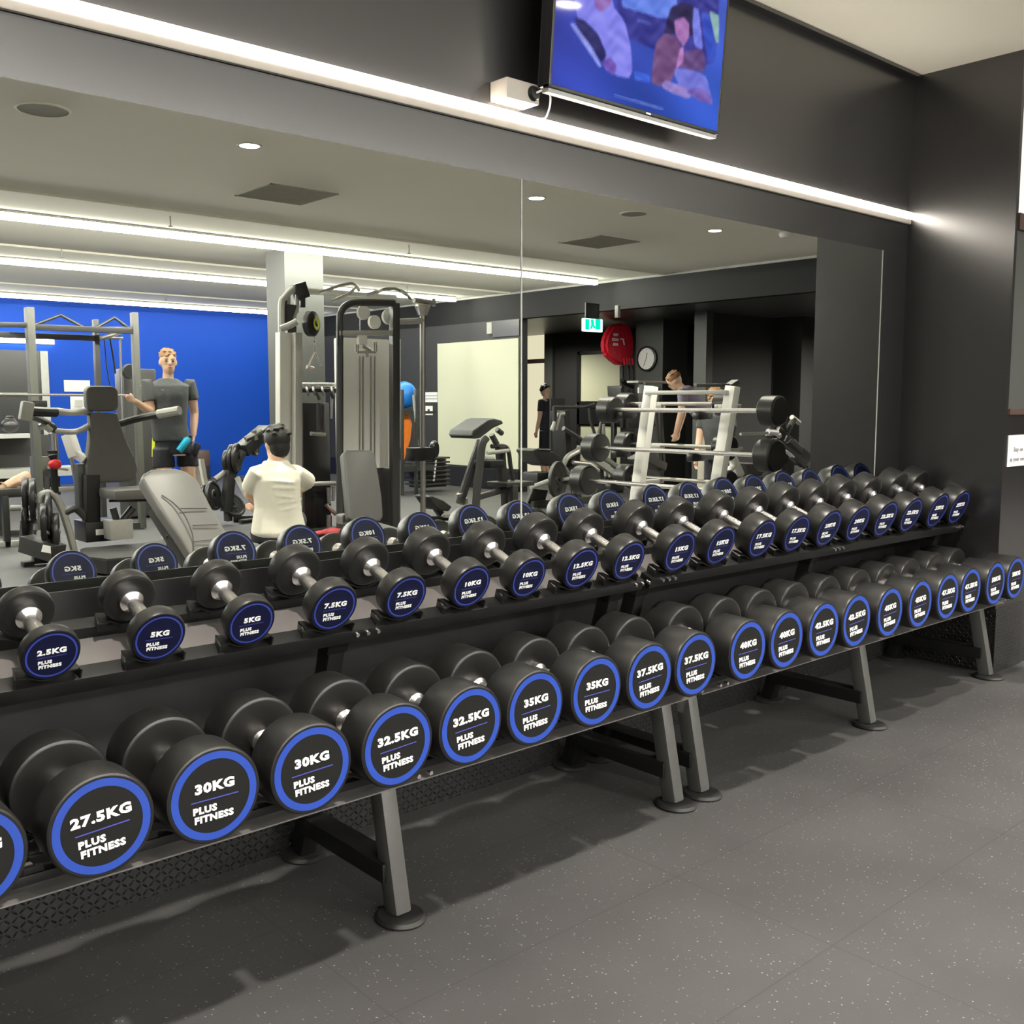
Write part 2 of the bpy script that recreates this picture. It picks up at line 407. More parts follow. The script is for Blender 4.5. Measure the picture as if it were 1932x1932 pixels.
# mirror panes
def pane(name, x0, x1, z0, z1, label):
    bm = box2((x0, YW - 0.006, z0), (x1, YW - 0.0005, z1), 0.001)
    o = obj(name, bm, 'mirror', smooth=False); tag(o, label, 'mirror', 'wall mirror panes'); return o
pane('mirror_pane', -1.6, 2.484, 0.80, 2.190, 'long left mirror pane above the dumbbells, ending at the vertical seam')
pane('mirror_pane', 2.490, 5.022, 0.80, 2.190, 'right mirror pane above the dumbbell rack, reaching the dark corner')
bm = box2((2.4845, YW - 0.0085, 0.80), (2.4895, YW - 0.0005, 2.189)); struct('trim_4', bm, 'trim')
struct('trim_5', box2((5.0225, YW - 0.008, 0.80), (5.027, YW - 0.0005, 2.19)), 'trim')
# ceiling details of the gym behind the camera, seen in the mirror
YB = -0.32
slab('trim_6', (-3, -3.50, ZC - 0.022), (10.69, -3.44, ZC), 'ceiling')
slab('trim_7', (-3, -6.6, ZC - 0.022), (10.69, -6.54, ZC), 'ceiling')
slab('trim_8', (-3, -10.4, ZC - 0.022), (10.69, -10.34, ZC), 'ceiling')
# bulkhead, lower ceiling and the wall under it
slab('wall_bulkhead', (10.69, -12.9, 2.70), (10.85, YE + 0.12, ZC + 0.1), 'bulkhead')
slab('ceiling_low', (10.85, -12.9, 2.70), (17.5, YE + 0.12, 2.80), 'lowceil')
slab('trim_9', (10.672, -12.7, ZC - 0.03), (10.69, YE, ZC - 0.001), 'trim')
# far part of the right-hand wall (x = 10.69) with its big cream panel
yA = VX(980, 700, 10.69).y; yB_ = VX(826, 700, 10.69).y
slab('wall_right', (10.69, -12.7, 0), (10.85, yA, 2.70), 'darkwall')
slab('window_3', (10.675, yB_, 0.36), (10.69, yA - 0.03, 2.40), 'cream')
slab('trim_10', (10.66, yB_ - 0.03, 0.33), (10.69, yA, 0.36), 'darkwall')
slab('trim_11', (10.655, -12.7, 0.0), (10.69, yA, 0.33), 'rack')
slab('trim_12', (10.66, VX(929, 615, 10.69).y, 2.50), (10.69, VX(920, 615, 10.69).y, 2.68), 'trim')
slab('trim_13', (10.67, yA, 2.44), (10.69, VX(930, 615, 10.69).y, 2.69), 'blackpl')
# space beyond: back wall at x = 13.6 with a lit doorway and a window
XB = 13.6
slab('wall_back', (XB, -12.7, 0), (XB + 0.15, -3.2, 2.70), 'darkwall')
d0 = VX(986, 700, XB); d1 = VX(1030, 700, XB)
zt = VX(1000, 627, XB).z; zm = VX(1000, 681, XB).z
slab('door_1', (XB - 0.03, d0.y, 0), (XB - 0.005, d1.y, zm - 0.04), 'hall')
slab('window_4', (XB - 0.03, d0.y, zm + 0.03), (XB - 0.005, d1.y, zt), 'hall')
bm = bmesh.new()
bm_box(bm, (XB - 0.04, d0.y + 0.03, zm / 2), (0.06, 0.09, zm)); bm_box(bm, (XB - 0.04, (d0.y + d1.y) / 2, zm - 0.02), (0.06, abs(d1.y - d0.y), 0.07))
struct('door_1_frame', bm, 'brown')
e0 = VX(1031, 700, XB); e1 = VX(1046, 700, XB)
slab('trim_14', (XB - 0.07, e0.y, 0), (XB - 0.02, e1.y, 2.70), 'greywall')
# window with a cream blind, under the exit sign
w0 = VX(1096, 700, XB); w1 = VX(1172, 700, XB); wz = VX(1130, 668, XB).z; wz1 = VX(1130, 757, XB).z; wz2 = VX(1130, 802, XB).z; wz3 = VX(1130, 905, XB).z
slab('window_5', (XB - 0.02, w0.y, wz1), (XB - 0.005, w1.y, wz), 'cream')
slab('window_6', (XB - 0.02, w0.y, max(0.05, wz3)), (XB - 0.005, w1.y, wz2 - 0.02), 'cream')
bm = bmesh.new()
bm_box(bm, (XB - 0.03, w0.y - 0.03, 1.2), (0.05, 0.07, 2.3)); bm_box(bm, (XB - 0.03, (w0.y + w1.y) / 2, wz + 0.03), (0.05, abs(w1.y - w0.y) + 0.1, 0.05))
bm_box(bm, (XB - 0.03, (w0.y + w1.y) / 2, (wz1 + wz2) / 2), (0.05, abs(w1.y - w0.y) + 0.1, wz1 - wz2 - 0.02))
struct('window_5_frame', bm, 'blackpl')
# pillar carrying the clock
XP = 12.4
c0 = VX(1198, 700, XP); c1 = VX(1249, 700, XP)
slab('wall_clock_pillar', (XP, c0.y, 0), (XP + 0.6, c1.y, 2.70), 'greywall')
# alcove on the far right: dark wall facing the mirror and the return wall
yAl = VX(1330, 700, 11.9).y
slab('wall_alcove', (11.9, yAl - 0.1, 0), (17.5, yAl, 2.70), 'darkwall')
slab('wall_alcove_return', (11.75, yAl - 0.1, 0), (11.9, yAl + 0.12, 2.70), 'greywall')
slab('wall_far_right', (17.4, yAl, 0), (17.5, YE, 2.7), 'darkwall')
slab('wall_back_return', (XB + 0.15, -3.3, 0), (17.5, -3.2, 2.7), 'darkwall')
# free-standing pillar
pl = VP(535, 475, 10.36); pr = VP(608, 478, 10.36)
yn = 2 * YW - 10.36
pfar = 2 * YW - RX(500, 472, pl.x).y
slab('wall_pillar', (pl.x, pfar, 0), (pr.x, yn, ZC), 'greywall')
# ------------------------------------------------------------------ lights
def led_strip(name, x0, x1, y, z, label, far=False, group='ceiling light strips'):
    t = thing(name, label, 'light', ((x0 + x1) / 2, y, z), 0, group)
    if far:
        bm = box2((x0, y - 0.035, z + 0.03), (x1, y + 0.035, z + 0.05)); obj('housing', bm, 'trim', t, smooth=False)
        bm = box2((x0, y - 0.033, z - 0.03), (x1, y + 0.033, z + 0.03), 0.008); obj('diffuser', bm, 'ledblue' if y < -11 else 'ledfar', t, smooth=False)
        bm = bmesh.new(); k = x0 + 0.6
        while k < x1 - 0.3:
            bm_tube(bm, [(k, y, z + 0.05), (k, y, ZC)], 0.004, 6); k += 2.2
        obj('hanger', bm, 'trim', t)
    return t
led_strip('linear_ceiling_light', -2.4, 10.40, 2 * YW - 9.95, ZC - 0.055, 'long linear light in the mirror, nearest of the three on the ceiling', True)
led_strip('linear_ceiling_light', -2.4, 10.40, 2 * YW - 13.1, ZC - 0.055, 'middle linear ceiling light in the mirror, passing behind the pillar', True)
led_strip('linear_ceiling_light', -2.4, 10.35, 2 * YW - 17.2, ZC - 0.055, 'farthest linear ceiling light, just above the blue wall', True)
t = thing('linear_wall_light', 'bright linear light fixed to the black wall above the mirror', 'light', (2.0, YW, 2.40))
obj('housing', box2((-1.9, YW - 0.020, 2.348), (XS - 0.004, YW - 0.0015, 2.3755), 0.004), 'beige', t, smooth=False)
obj('diffuser', box2((-1.9, YW - 0.024, 2.3775), (XS - 0.004, YW - 0.002, 2.410), 0.005), 'led', t, smooth=False)
# far wall: its own strip light and dark mirror
t = thing('linear_wall_light', 'short linear light on the blue wall at the left edge of the mirror', 'light', (3.4, -12.68, 2.4), 0)
q0 = VP(-60, 637, 18.15); q1 = VP(104, 643, 18.15)
obj('housing', box2((q0.x - 1.5, -12.7, q0.z - 0.06), (q1.x, -12.685, q0.z + 0.06)), 'trim', t, smooth=False)
obj('diffuser', box2((q0.x - 1.5, -12.685, q0.z - 0.045), (q1.x - 0.02, -12.66, q0.z + 0.045)), 'ledblue', t, smooth=False)
q = VP(76, 662, 18.15); q2 = VP(76, 860, 18.15)
o = obj('dark_panel', box2((-1, -12.7, max(q2.z, 0.3)), (q.x, -12.69, q.z)), 'blackpl', smooth=False); tag(o, 'dark glossy panel on the blue wall behind the power rack', 'panel')
obj('frame', box2((q.x, -12.7, max(q2.z, 0.3)), (q.x + 0.12, -12.66, q.z)), 'trim', o, smooth=False)
def downlight(x, y, label, power=60, z=None):
    z = z or ZC
    t = thing('downlight', label, 'light', (x, y, z), 0, 'recessed downlights')
    bm = bmesh.new(); bm_lathe(bm, [(0.065, -0.002), (0.080, -0.006), (0.084, 0.0)], 24, Matrix.Translation((x, y, z))); obj('bezel', bm, 'trim', t)
    bm = bmesh.new(); bm_lathe(bm, [(0, -0.003), (0.065, -0.003)], 24, Matrix.Translation((x, y, z))); obj('lens', bm, 'lamp', t)
    ld = bpy.data.lights.new('downlight_beam', 'SPOT'); ld.energy = power; ld.spot_size = math.radians(165 if z < ZC else 125); ld.spot_blend = 0.8
    ld.color = (1.0, 0.93, 0.83); ld.shadow_soft_size = 0.05
    lo = bpy.data.objects.new('beam', ld); COL.objects.link(lo); lo.location = (x, y, z - 0.02); lo.parent = t; lo.matrix_parent_inverse = wmat(t).inverted()
DL = [(0.85, -0.92), (3.35, -0.92), (5.98, -0.92), (8.42, -0.92), (1.0, 1.5), (3.54, 1.5), (6.1, 0.9)]
DT = ['downlight behind the camera, left of the leftmost one seen in the mirror', 'bright downlight in the mirror above the square vent, leftmost in view', 'bright downlight in the mirror just right of the mirror seam', 'bright downlight in the mirror, nearest the right pillar', 'ceiling downlight over the aisle in front of the left rack', 'ceiling downlight over the aisle, glaring on the television screen', 'ceiling downlight over the barbell rack']
for (x, y), l in zip(DL, DT): downlight(x, y, l, 420 if y < 0 else 330)

for x_, y_, l_, pw_ in ((12.6, 0.4, 'added fill lamp in the lower ceiling over the dark alcove', 700), (13.8, -1.6, 'second added fill lamp in the lower ceiling over the dark alcove', 700), (12.9, -0.8, 'added fill lamp in the lower ceiling in front of the dark alcove', 420), (12.4, -8.2, 'added fill lamp in the lower ceiling before the lit doorway', 260)):  # added fill lamps: brighten the alcove and doorway area, no fittings known there
    downlight(x_, y_, l_, pw_, 2.70)
# ================================================================== DUMBBELL RACKS
TA = math.radians(21)
def tray_pt(y0, z0, ang, t, n):
    """point on a tray: t along it (towards the wall), n above it"""
    return (y0 + t * math.cos(ang) - n * math.sin(ang), z0 + t * math.sin(ang) + n * math.cos(ang))
UP = (2.371, 0.768, TA)          # upper tray origin (y, z) and tilt
LO = (2.127, 0.427, math.radians(1.5))
def xbar(bm, x0, x1, tray, t, n, wt, wn, bev=0.004):
    y, z = tray_pt(*tray, t, n)
    bm_box(bm, ((x0 + x1) / 2, y, z), (x1 - x0, wt, wn), Matrix.Rotation(tray[2], 3, 'X'), bev)
def make_rack(xs, label, ends):
    x0, x1 = ends
    t = thing('dumbbell_rack', label, 'rack', ((x0 + x1) / 2, 2.45, 0), 0, 'two-tier dumbbell racks')
    for x in xs:
        obj('front_leg', bar((x, 2.183, 0.012), (x, 2.262, 0.40), 0.062, 0.052, 0.010, Vector((1, 0, 0))), 'rackleg', t)
        o = obj('rear_leg', bar((x, 2.690, 0.012), (x, 2.500, 0.70), 0.062, 0.055, 0.008, Vector((1, 0, 0))), 'rack', t)
        obj('upper_post', bar((x, 2.500, 0.69), (x, 2.475, 0.765), 0.062, 0.07, 0.008, Vector((1, 0, 0))), 'rack', t)
        bm = bmesh.new(); bm_bar(bm, (x, 2.20, 0.125), (x, 2.665, 0.125), 0.055, 0.075, up=Vector((1, 0, 0)))
        obj('cross_brace', bm, 'rack', t)
        bm = bmesh.new(); bm_bar(bm, (x, 2.25, 0.385), (x, 2.58, 0.39), 0.05, 0.05, up=Vector((1, 0, 0))); obj('shelf_arm', bm, 'rack', t)
        for yy in (2.172, 2.690):
            bm = bmesh.new(); bm_lathe(bm, [(0, 0.0), (0.066, 0.0), (0.068, 0.006), (0.060, 0.014), (0, 0.015)], 28, Matrix.Translation((x, yy, 0)) @ Matrix.Diagonal((1.0, 1.12, 1, 1)))
            obj('foot_plate', bm, 'rubber', t)
        for sx in (-0.035, 0.0, 0.035):
            yy, zz = tray_pt(*UP, 0.004, -0.012); obj('bolt', tube([(x + sx + 0.04, yy - 0.012, zz - 0.006), (x + sx + 0.04, yy + 0.004, zz)], 0.006, 8), 'chrome', t)
        for sx in (-0.02, 0.02):
            yy, zz = tray_pt(*LO, 0.004, -0.02); obj('bolt', tube([(x + sx + 0.05, yy - 0.012, zz), (x + sx + 0.05, yy + 0.004, zz)], 0.006, 8), 'chrome', t)
    # upper tray: front rail, ribs, sloping sheet, upright rear lip
    bm = bmesh.new(); xbar(bm, x0, x1, UP, 0.030, -0.024, 0.055, 0.040); obj('front_rail', bm, 'rack', t)
    bm = bmesh.new(); xbar(bm, x0, x1, UP, 0.235, -0.020, 0.050, 0.034); obj('rear_rail', bm, 'rack', t)
    bm = bmesh.new(); xbar(bm, x0, x1, UP, 0.16, -0.036, 0.30, 0.004, 0.001)
    obj('tray_sheet', bm, 'tray', t, smooth=False)
    obj('rear_lip', box2((x0, 2.668, 0.815), (x1, 2.674, 0.922), 0.001), 'rack', t, smooth=False)
    bm = bmesh.new(); xbar(bm, x0, x1, LO, 0.048, -0.005, 0.050, 0.022); obj('front_rail', bm, 'rack', t)
    bm = bmesh.new(); xbar(bm, x0, x1, LO, 0.29, -0.012, 0.055, 0.030); obj('rear_rail', bm, 'rack', t)
    bm = bmesh.new(); xbar(bm, x0, x1, LO, 0.16, -0.040, 0.30, 0.004, 0.001); obj('tray_sheet', bm, 'tray', t, smooth=False)
    return t
R1 = make_rack((-0.83, 0.35, 1.524, 2.697), 'long black two-tier dumbbell rack on the left, under the left mirror pane', (-0.93, 2.752))
R2 = make_rack((2.843, 4.018, 5.195), 'black two-tier dumbbell rack on the right, ending in the dark corner', (2.790, 5.262))
# ================================================================== DUMBBELLS
def T4(loc, rx=0, ry=0, rz=0): return Matrix.Translation(loc) @ Euler((rx, ry, rz)).to_matrix().to_4x4()
DB_CACHE = {}
def cylY(bm, prof, n=48):
    """profile of (radius, y) revolved round local Y"""
    bm_lathe(bm, prof, n, Matrix.Rotation(-PI / 2, 4, 'X'))
def db_meshes(wt, r, hl, hg, big):
    key = (wt, big)
    if key in DB_CACHE: return DB_CACHE[key]
    L = hl * 2 + hg; b = 0.008
    def head(s):
        bm = bmesh.new(); o = s * L / 2; i = s * hg / 2
        cylY(bm, [(0, o - s * 0.0015), (r * 0.93, o - s * 0.0015), (r * 0.945, o), (r - b - .0015, o), (r - b, o - s * .0002), (r - b * 0.3, o - s * b * 0.3), (r, o - s * b), (r, i + s * b), (r - b * 0.3, i + s * b * 0.3), (r - b, i + s * .0002), (r - b - .002, i), (r * 0.9 - b, i), (r * 0.45, i), (r * 0.36, i + s * 0.004), (0, i + s * 0.004)])
        return finish(bm, 'head')
    def disc(s, a, c, d):
        bm = bmesh.new(); cylY(bm, [(a, s * (L / 2 + d)), (c, s * (L / 2 + d))]); return finish(bm, 'ring')
    bm = bmesh.new()
    hr = 0.0185 if big else 0.0165; p = []
    for k in range(13):
        u = -hg / 2 + hg * k / 12; p.append((hr + 0.0022 * math.cos((k - 6) / 6 * PI / 2), u))
    cylY(bm, [(0.030, -hg / 2 - 0.004), (0.030, -hg / 2 + 0.014), (0.023, -hg / 2 + 0.020)] + [(a, u) for a, u in p[2:-2]] + [(0.023, hg / 2 - 0.020), (0.030, hg / 2 - 0.014), (0.030, hg / 2 + 0.004)], 28)
    out = dict(handle=finish(bm, 'handle'))
    for s in (-1, 1):
        out['head', s] = head(s)
        if big:
            out['ring', s] = disc(s, r * 0.755, r * 0.905, 0.0004); out['disc', s] = disc(s, 0, r * 0.755, 0.0002)
        else:
            out['ring', s] = disc(s, r * 0.80, r * 0.86, 0.0004); out['disc', s] = disc(s, 0, r * 0.93, 0.0002)
    DB_CACHE[key] = (out, L); return DB_CACHE[key]
def fmt(w): return ('%g' % w) + 'KG'
def make_db(wt, r, hl, hg, big, label, group, loc, tilt, roll):
    ms, L = db_meshes(wt, r, hl, hg, big)
    t = thing('dumbbell', label, 'dumbbell', loc, 0, group)
    t.rotation_euler = (tilt, 0, 0)
    def link(nm, me, m, par, mtx=None):
        if not me.materials: me.materials.append(M[m])
        o = bpy.data.objects.new(nm, me); COL.objects.link(o); o.parent = par
        if mtx is not None: o.matrix_basis = mtx
        return o
    link('handle', ms['handle'], 'chrome', t)
    for s in (-1, 1):
        h = link('head', ms['head', s], 'urethane', t, Matrix.Rotation(roll, 4, 'Y'))
        link('end_plate', ms['disc', s], 'face' if big else 'navy', h)
        link('ring', ms['ring', s], 'ring' if big else 'ringdim', h)
        rz = 0 if s < 0 else PI
        def tx(nm, txt, size, xx, zz, off, sx):
            me = text_mesh(txt, size, off, sx)
            mt = Matrix.Rotation(rz, 4, 'Z') @ Matrix.Translation((xx, -(L / 2 + 0.0012), zz)) @ Matrix.Rotation(PI / 2, 4, 'X')
            link(nm, me, 'white', h, mt)
        if big:
            tx('weight_number', fmt(wt), r * 0.262, 0, r * 0.20, r * 0.0125, 1.25)
            tx('lettering', 'PLUS', r * 0.185, -r * 0.22, -r * 0.24, r * 0.009, 1.15)
            tx('lettering', 'FITNESS', r * 0.185, -r * 0.03, -r * 0.43, r * 0.009, 1.15)
            bm = None
        else:
            tx('weight_number', fmt(wt), r * 0.27, 0, r * 0.16, r * 0.0125, 1.25)
            tx('lettering', 'PLUS', r * 0.17, -r * 0.22, -r * 0.24, r * 0.009, 1.15)
            tx('lettering', 'FITNESS', r * 0.17, -r * 0.05, -r * 0.42, r * 0.009, 1.15)
        key = ('ul', wt, big, s)
        if key not in DB_CACHE:
            b2 = bmesh.new(); bm_box(b2, (0, s * (L / 2 + 0.0006), -r * 0.05), (r * 1.0, 0.0006, r * 0.022 if big else r * 0.014)); DB_CACHE[key] = finish(b2, 'underline', False)
        link('underline', DB_CACHE[key], 'line', h)
    return t
TOPX = [None, 97, 300, 474, 630, 765, 888, 996, 1095, 1185, 1280, 1357, 1435, 1500, 1560, 1615, 1667, 1715, 1765, 1805]
BOTX = [None, 192, 404, 588, 750, 888, 1010, 1125, 1225, 1312, 1410, 1483, 1553, 1615, 1678, 1735, 1787, 1830, 1877, 1915]
WT = [2.5, 2.5, 5, 5, 7.5, 7.5, 10, 10, 12.5, 12.5, 15, 15, 17.5, 17.5, 20, 20, 22.5, 22.5, 25, 25]
WB = [w + 25 for w in WT]
RT = {2.5: .0655, 5: .0675, 7.5: .073, 10: .0745, 12.5: .080, 15: .0855, 17.5: .0880, 20: .0905, 22.5: .094, 25: .0975}
HT = {2.5: .034, 5: .044, 7.5: .054, 10: .064, 12.5: .066, 15: .068, 17.5: .074, 20: .080, 22.5: .084, 25: .088}
ORD = ['first', 'second']
def saddle(rack, x, tray, t, r, axis_n):
    """cradle plate with two raised ears hugging one head"""
    bm = bmesh.new(); pts = []
    hw = min(0.105, r * 1.0)
    for k in range(13):
        u = -hw + 2 * hw * k / 12
        up = axis_n - math.sqrt(max((r + 0.004) ** 2 - u * u, 0)) if abs(u) < r * 0.62 else None
        if up is None: up = axis_n - math.sqrt((r + 0.004) ** 2 - (r * 0.62) ** 2) + (abs(u) - r * 0.62) * 0.15
        pts.append((u, up))
    y, z = tray_pt(*tray, t, 0); R = Matrix.Rotation(tray[2], 3, 'X'); c = Vector((x, y, z))
    for dy0, dy1 in ((-0.022, 0.022),):
        A = [bm.verts.new(c + R @ Vector((u, dy0, h))) for u, h in pts]; B = [bm.verts.new(c + R @ Vector((u, dy1, h))) for u, h in pts]
        C = [bm.verts.new(c + R @ Vector((u, dy0, h - 0.004))) for u, h in pts]; D = [bm.verts.new(c + R @ Vector((u, dy1, h - 0.004))) for u, h in pts]
        for i in range(12):
            bm.faces.new((A[i], A[i + 1], B[i + 1], B[i])); bm.faces.new((C[i], D[i], D[i + 1], C[i + 1]))
            bm.faces.new((A[i], C[i], C[i + 1], A[i + 1])); bm.faces.new((B[i], B[i + 1], D[i + 1], D[i]))
    # side ears
    for s in (-1, 1):
        bm_bar(bm, c + R @ Vector((s * hw, 0, -0.004)), c + R @ Vector((s * (hw + 0.002), 0, 0.020)), 0.004, 0.05, 0.001)
    obj('saddle', bm, 'rack', rack)
def place_row(PX, W, tray, big):
    XL = [RP(p, (1598 - .262 * p) if big else (1245 - .158 * p), 2.037 if big else 2.345).x if p else None for p in PX]
    XL[0] = XL[1] - 0.25
    for i, (x, wt) in enumerate(zip(XL, W)):
        r = .110 if big else RT[wt]
        if big and wt >= 45: r = .108
        hl = (.098 + .045 * (wt - 27.5) / 22.5) if big else HT[wt]
        hg = .145 if not big else .150
        L = 2 * hl + hg
        n0 = 0.010 + r                            # axis height over the tray
        t0 = (-0.097 if big else 0.0)
        y, z = tray_pt(*tray, t0 + 0.007 + L / 2, n0)
        if not big:
            y, z = tray_pt(*tray, L / 2, n0)
            t0 = 0.0
        rk = R1 if i < 10 else R2
        which = 'nearer the camera' if i % 2 == 0 else 'farther from the camera'
        row = 'lower' if big else 'upper'
        lab = '%s %s dumbbell on the %s tier, %s' % (fmt(wt), 'blue-ringed' if big else 'navy-faced', row, 'left one of its pair' if i % 2 == 0 else 'right one of its pair')
        make_db(wt, r, hl, hg, big, lab, 'dumbbells on the %s tier' % row, (x, y, z), tray[2], random.uniform(-0.04, 0.04) - (0.03 if big else 0))
        saddle(rk, x, tray, max(t0 + hl * 0.5, 0.030), r, n0)
        saddle(rk, x, tray, min(t0 + L - hl * 0.5, 0.30), r, n0)
place_row(TOPX, WT, UP, False)
place_row(BOTX, WB, LO, True)
# ================================================================== TELEVISION
def screen_mat():
    m = bpy.data.materials.new('television picture'); m.use_nodes = True
    nt = m.node_tree; nt.nodes.clear(); L = nt.links.new
    o = nt.nodes.new('ShaderNodeOutputMaterial'); e = nt.nodes.new('ShaderNodeEmission'); e.inputs[1].default_value = 0.75
    g = nt.nodes.new('ShaderNodeBsdfGlossy'); g.inputs['Roughness'].default_value = 0.06; g.inputs['Color'].default_value = (0.05, 0.05, 0.05, 1)
    a = nt.nodes.new('ShaderNodeAddShader'); at = nt.nodes.new('ShaderNodeVertexColor'); at.layer_name = 'picture'
    L(at.outputs[0], e.inputs[0]); L(e.outputs[0], a.inputs[0]); L(g.outputs[0], a.inputs[1]); L(a.outputs[0], o.inputs[0])
    return m
M['screen'] = screen_mat()
TVX0, TVX1, TVY, TVZ, TILT = 2.478, 3.421, 2.613, 2.472, math.radians(4.5)
TW = TVX1 - TVX0; TH = 0.55
tv = thing('television', 'flat television on the black wall over the light strip, showing a blue car scene', 'television', ((TVX0 + TVX1) / 2, TVY, TVZ))
tvm = Matrix.Translation((TVX0, TVY, TVZ)) @ Matrix.Rotation(TILT, 4, 'X')   # local x right, z up, -y to viewer
def tvobj(name, bm, m, smooth=False, par=None):
    for v in bm.verts: v.co = tvm @ v.co
    return obj(name, bm, m, par or tv, smooth=smooth)
bm = bmesh.new(); b_ = 0.012
for c, s in (((TW / 2, 0, b_ / 2), (TW, 0.03, b_)), ((TW / 2, 0, TH - b_ / 2), (TW, 0.03, b_)), ((b_ / 2, 0, TH / 2), (b_, 0.03, TH)), ((TW - b_ / 2, 0, TH / 2), (b_, 0.03, TH))): bm_box(bm, c, s, None, 0.002)
tvobj('bezel', bm, 'blackpl')
bm = bmesh.new(); bm_box(bm, (TW / 2, 0.028, TH / 2), (TW - 0.01, 0.05, TH - 0.01), None, 0.01); tvobj('back_housing', bm, 'blackpl')
bm = bmesh.new(); bm_box(bm, (TW / 2, 0.008, -0.008), (TW - 0.01, 0.035, 0.014), None, 0.003); tvobj('bottom_edge', bm, 'trim')
bm = bmesh.new(); bm_box(bm, (TW / 2, 0.095, TH * 0.45), (0.3, 0.11, 0.25), None, 0.005); tvobj('wall_bracket', bm, 'rack')
bm = bmesh.new(); bm_box(bm, (TW * 0.545, -0.0155, 0.004), (0.026, 0.002, 0.006)); tvobj('maker_plate', bm, 'white')
# picture: layered flat shapes painted as vertex colours on a fine grid (an emissive screen)
def inside(poly, x, y):
    c = False; n = len(poly)
    for i in range(n):
        x1, y1 = poly[i]; x2, y2 = poly[i - 1]
        if (y1 > y) != (y2 > y) and x < (x2 - x1) * (y - y1) / (y2 - y1) + x1: c = not c
    return c
def s2l(c): return [((v / 255) / 12.92 if v / 255 < .04045 else ((v / 255 + .055) / 1.055) ** 2.4) for v in c]
def tvuv(px, py):
    """picture coordinates (0..1, from lower left) of a point on the sloping screen"""
    d = ray(px, py); n = tvm.to_3x3() @ Vector((0, 1, 0)); o = tvm @ Vector((0, -0.014, 0)); c = Vector((0, 0, CAMZ))
    p = tvm.inverted() @ (c + d * ((o - c).dot(n) / d.dot(n)))
    return (p.x / TW, p.z / TH)
def P_(*l): return [tvuv(1000 + a / 4.83, b / 4.83) for a, b in l]
SHAPES = [
 (P_((800, -900), (1760, -900), (1700, 560), (1500, 620), (800, 300)), (52, 54, 150)),
 (P_((830, -60), (1330, -60), (1350, 90), (1230, 180), (1000, 110), (840, 60)), (104, 136, 240)),
 (P_((330, -700), (650, -700), (760, 60), (860, 180), (920, 420), (935, 650), (900, 715), (780, 690), (640, 500), (430, 200)), (140, 140, 250)),
 (P_((560, -300), (760, -300), (740, 50), (640, 110), (590, 60)), (150, 110, 190)),
 (P_((400, 150), (500, 190), (620, 310), (700, 500), (660, 570), (560, 430), (440, 260)), (40, 40, 105)),
 (P_((360, 215), (400, 205), (560, 420), (655, 600), (630, 612), (520, 450)), (150, 160, 245)),
 (P_((650, 560), (740, 520), (790, 600), (770, 690), (690, 640)), (120, 90, 190)),
 (P_((950, 640), (1095, 690), (1095, 760), (950, 720)), (70, 110, 235)),
 (P_((1250, 180), (1290, 60), (1400, 20), (1480, 50), (1520, 180), (1480, 330), (1300, 300), (1240, 420), (1200, 400)), (38, 30, 84)),
 (P_((1310, 190), (1400, 150), (1455, 220), (1450, 340), (1400, 430), (1330, 330)), (176, 120, 190)),
 (P_((1150, 380), (1230, 300), (1330, 330), (1400, 470), (1390, 560), (1330, 640), (1290, 730), (1200, 790), (1105, 760), (1120, 560)), (118, 80, 132)),
 (P_((1400, 470), (1540, 440), (1590, 480), (1600, 660), (1330, 610)), (104, 74, 134)),
 (P_((1370, 440), (1400, 420), (1400, 560), (1330, 640), (1340, 560)), (190, 130, 200)),
 (P_((1315, 620), (1500, 640), (1610, 700), (1670, 950), (1540, 900), (1400, 850), (1320, 700)), (120, 124, 225)),
 (P_((1200, 760), (1240, 730), (1420, 800), (1480, 860), (1440, 900), (1300, 850), (1210, 800)), (160, 140, 215)),
 (P_((1420, 830), (1540, 790), (1640, 860), (1670, 960), (1520, 910)), (124, 100, 190)),
 (P_((1490, 60), (1540, 90), (1580, 460), (1500, 420), (1480, 250)), (120, 128, 235)),
 (P_((1560, 110), (1640, 130), (1700, 420), (1690, 560), (1620, 560), (1580, 300)), (50, 80, 200)),
 (P_((1630, 90), (1725, 140), (1720, 400), (1690, 380)), (150, 190, 190)),
 (P_((980, 178), (1100, 212), (1100, 222), (980, 188)), (110, 130, 220)),
 (P_((760, 860), (1215, 985), (1215, 1000), (760, 872)), (150, 160, 240)),
]
def chaikin(p, n=2):
    for _ in range(n):
        q = []
        for i in range(len(p)):
            a, b = p[i - 1], p[i]
            q += [(a[0] * .88 + b[0] * .12, a[1] * .88 + b[1] * .12), (a[0] * .12 + b[0] * .88, a[1] * .12 + b[1] * .88)]
        p = q
    return p
SHAPES = [(chaikin(p, 1), c) for p, c in SHAPES]
SHAPES = [(p, c, min(a for a, b in p), max(a for a, b in p), min(b for a, b in p), max(b for a, b in p)) for p, c in SHAPES]
def pic(u, v):
    k = math.sin(u * 9) * 6 + math.sin(v * 13 + u * 7) * 6
    c = (46 + k + 20 * v, 66 + k + 26 * u, 176 + k * 2 + 30 * u)
    for poly, pc, x0, x1, y0, y1 in SHAPES:
        if x0 <= u <= x1 and y0 <= v <= y1 and inside(poly, u, v):
            kk = 9 * math.sin(u * 37 + v * 21 + 2 * math.sin(v * 30)) + 7 * math.sin(v * 64 - u * 46 + 2 * math.sin(u * 50))
            c = [max(0, min(255, q + kk)) for q in pc]
    return c
NXG, NZG = 230, 134
bm = bmesh.new(); g = []
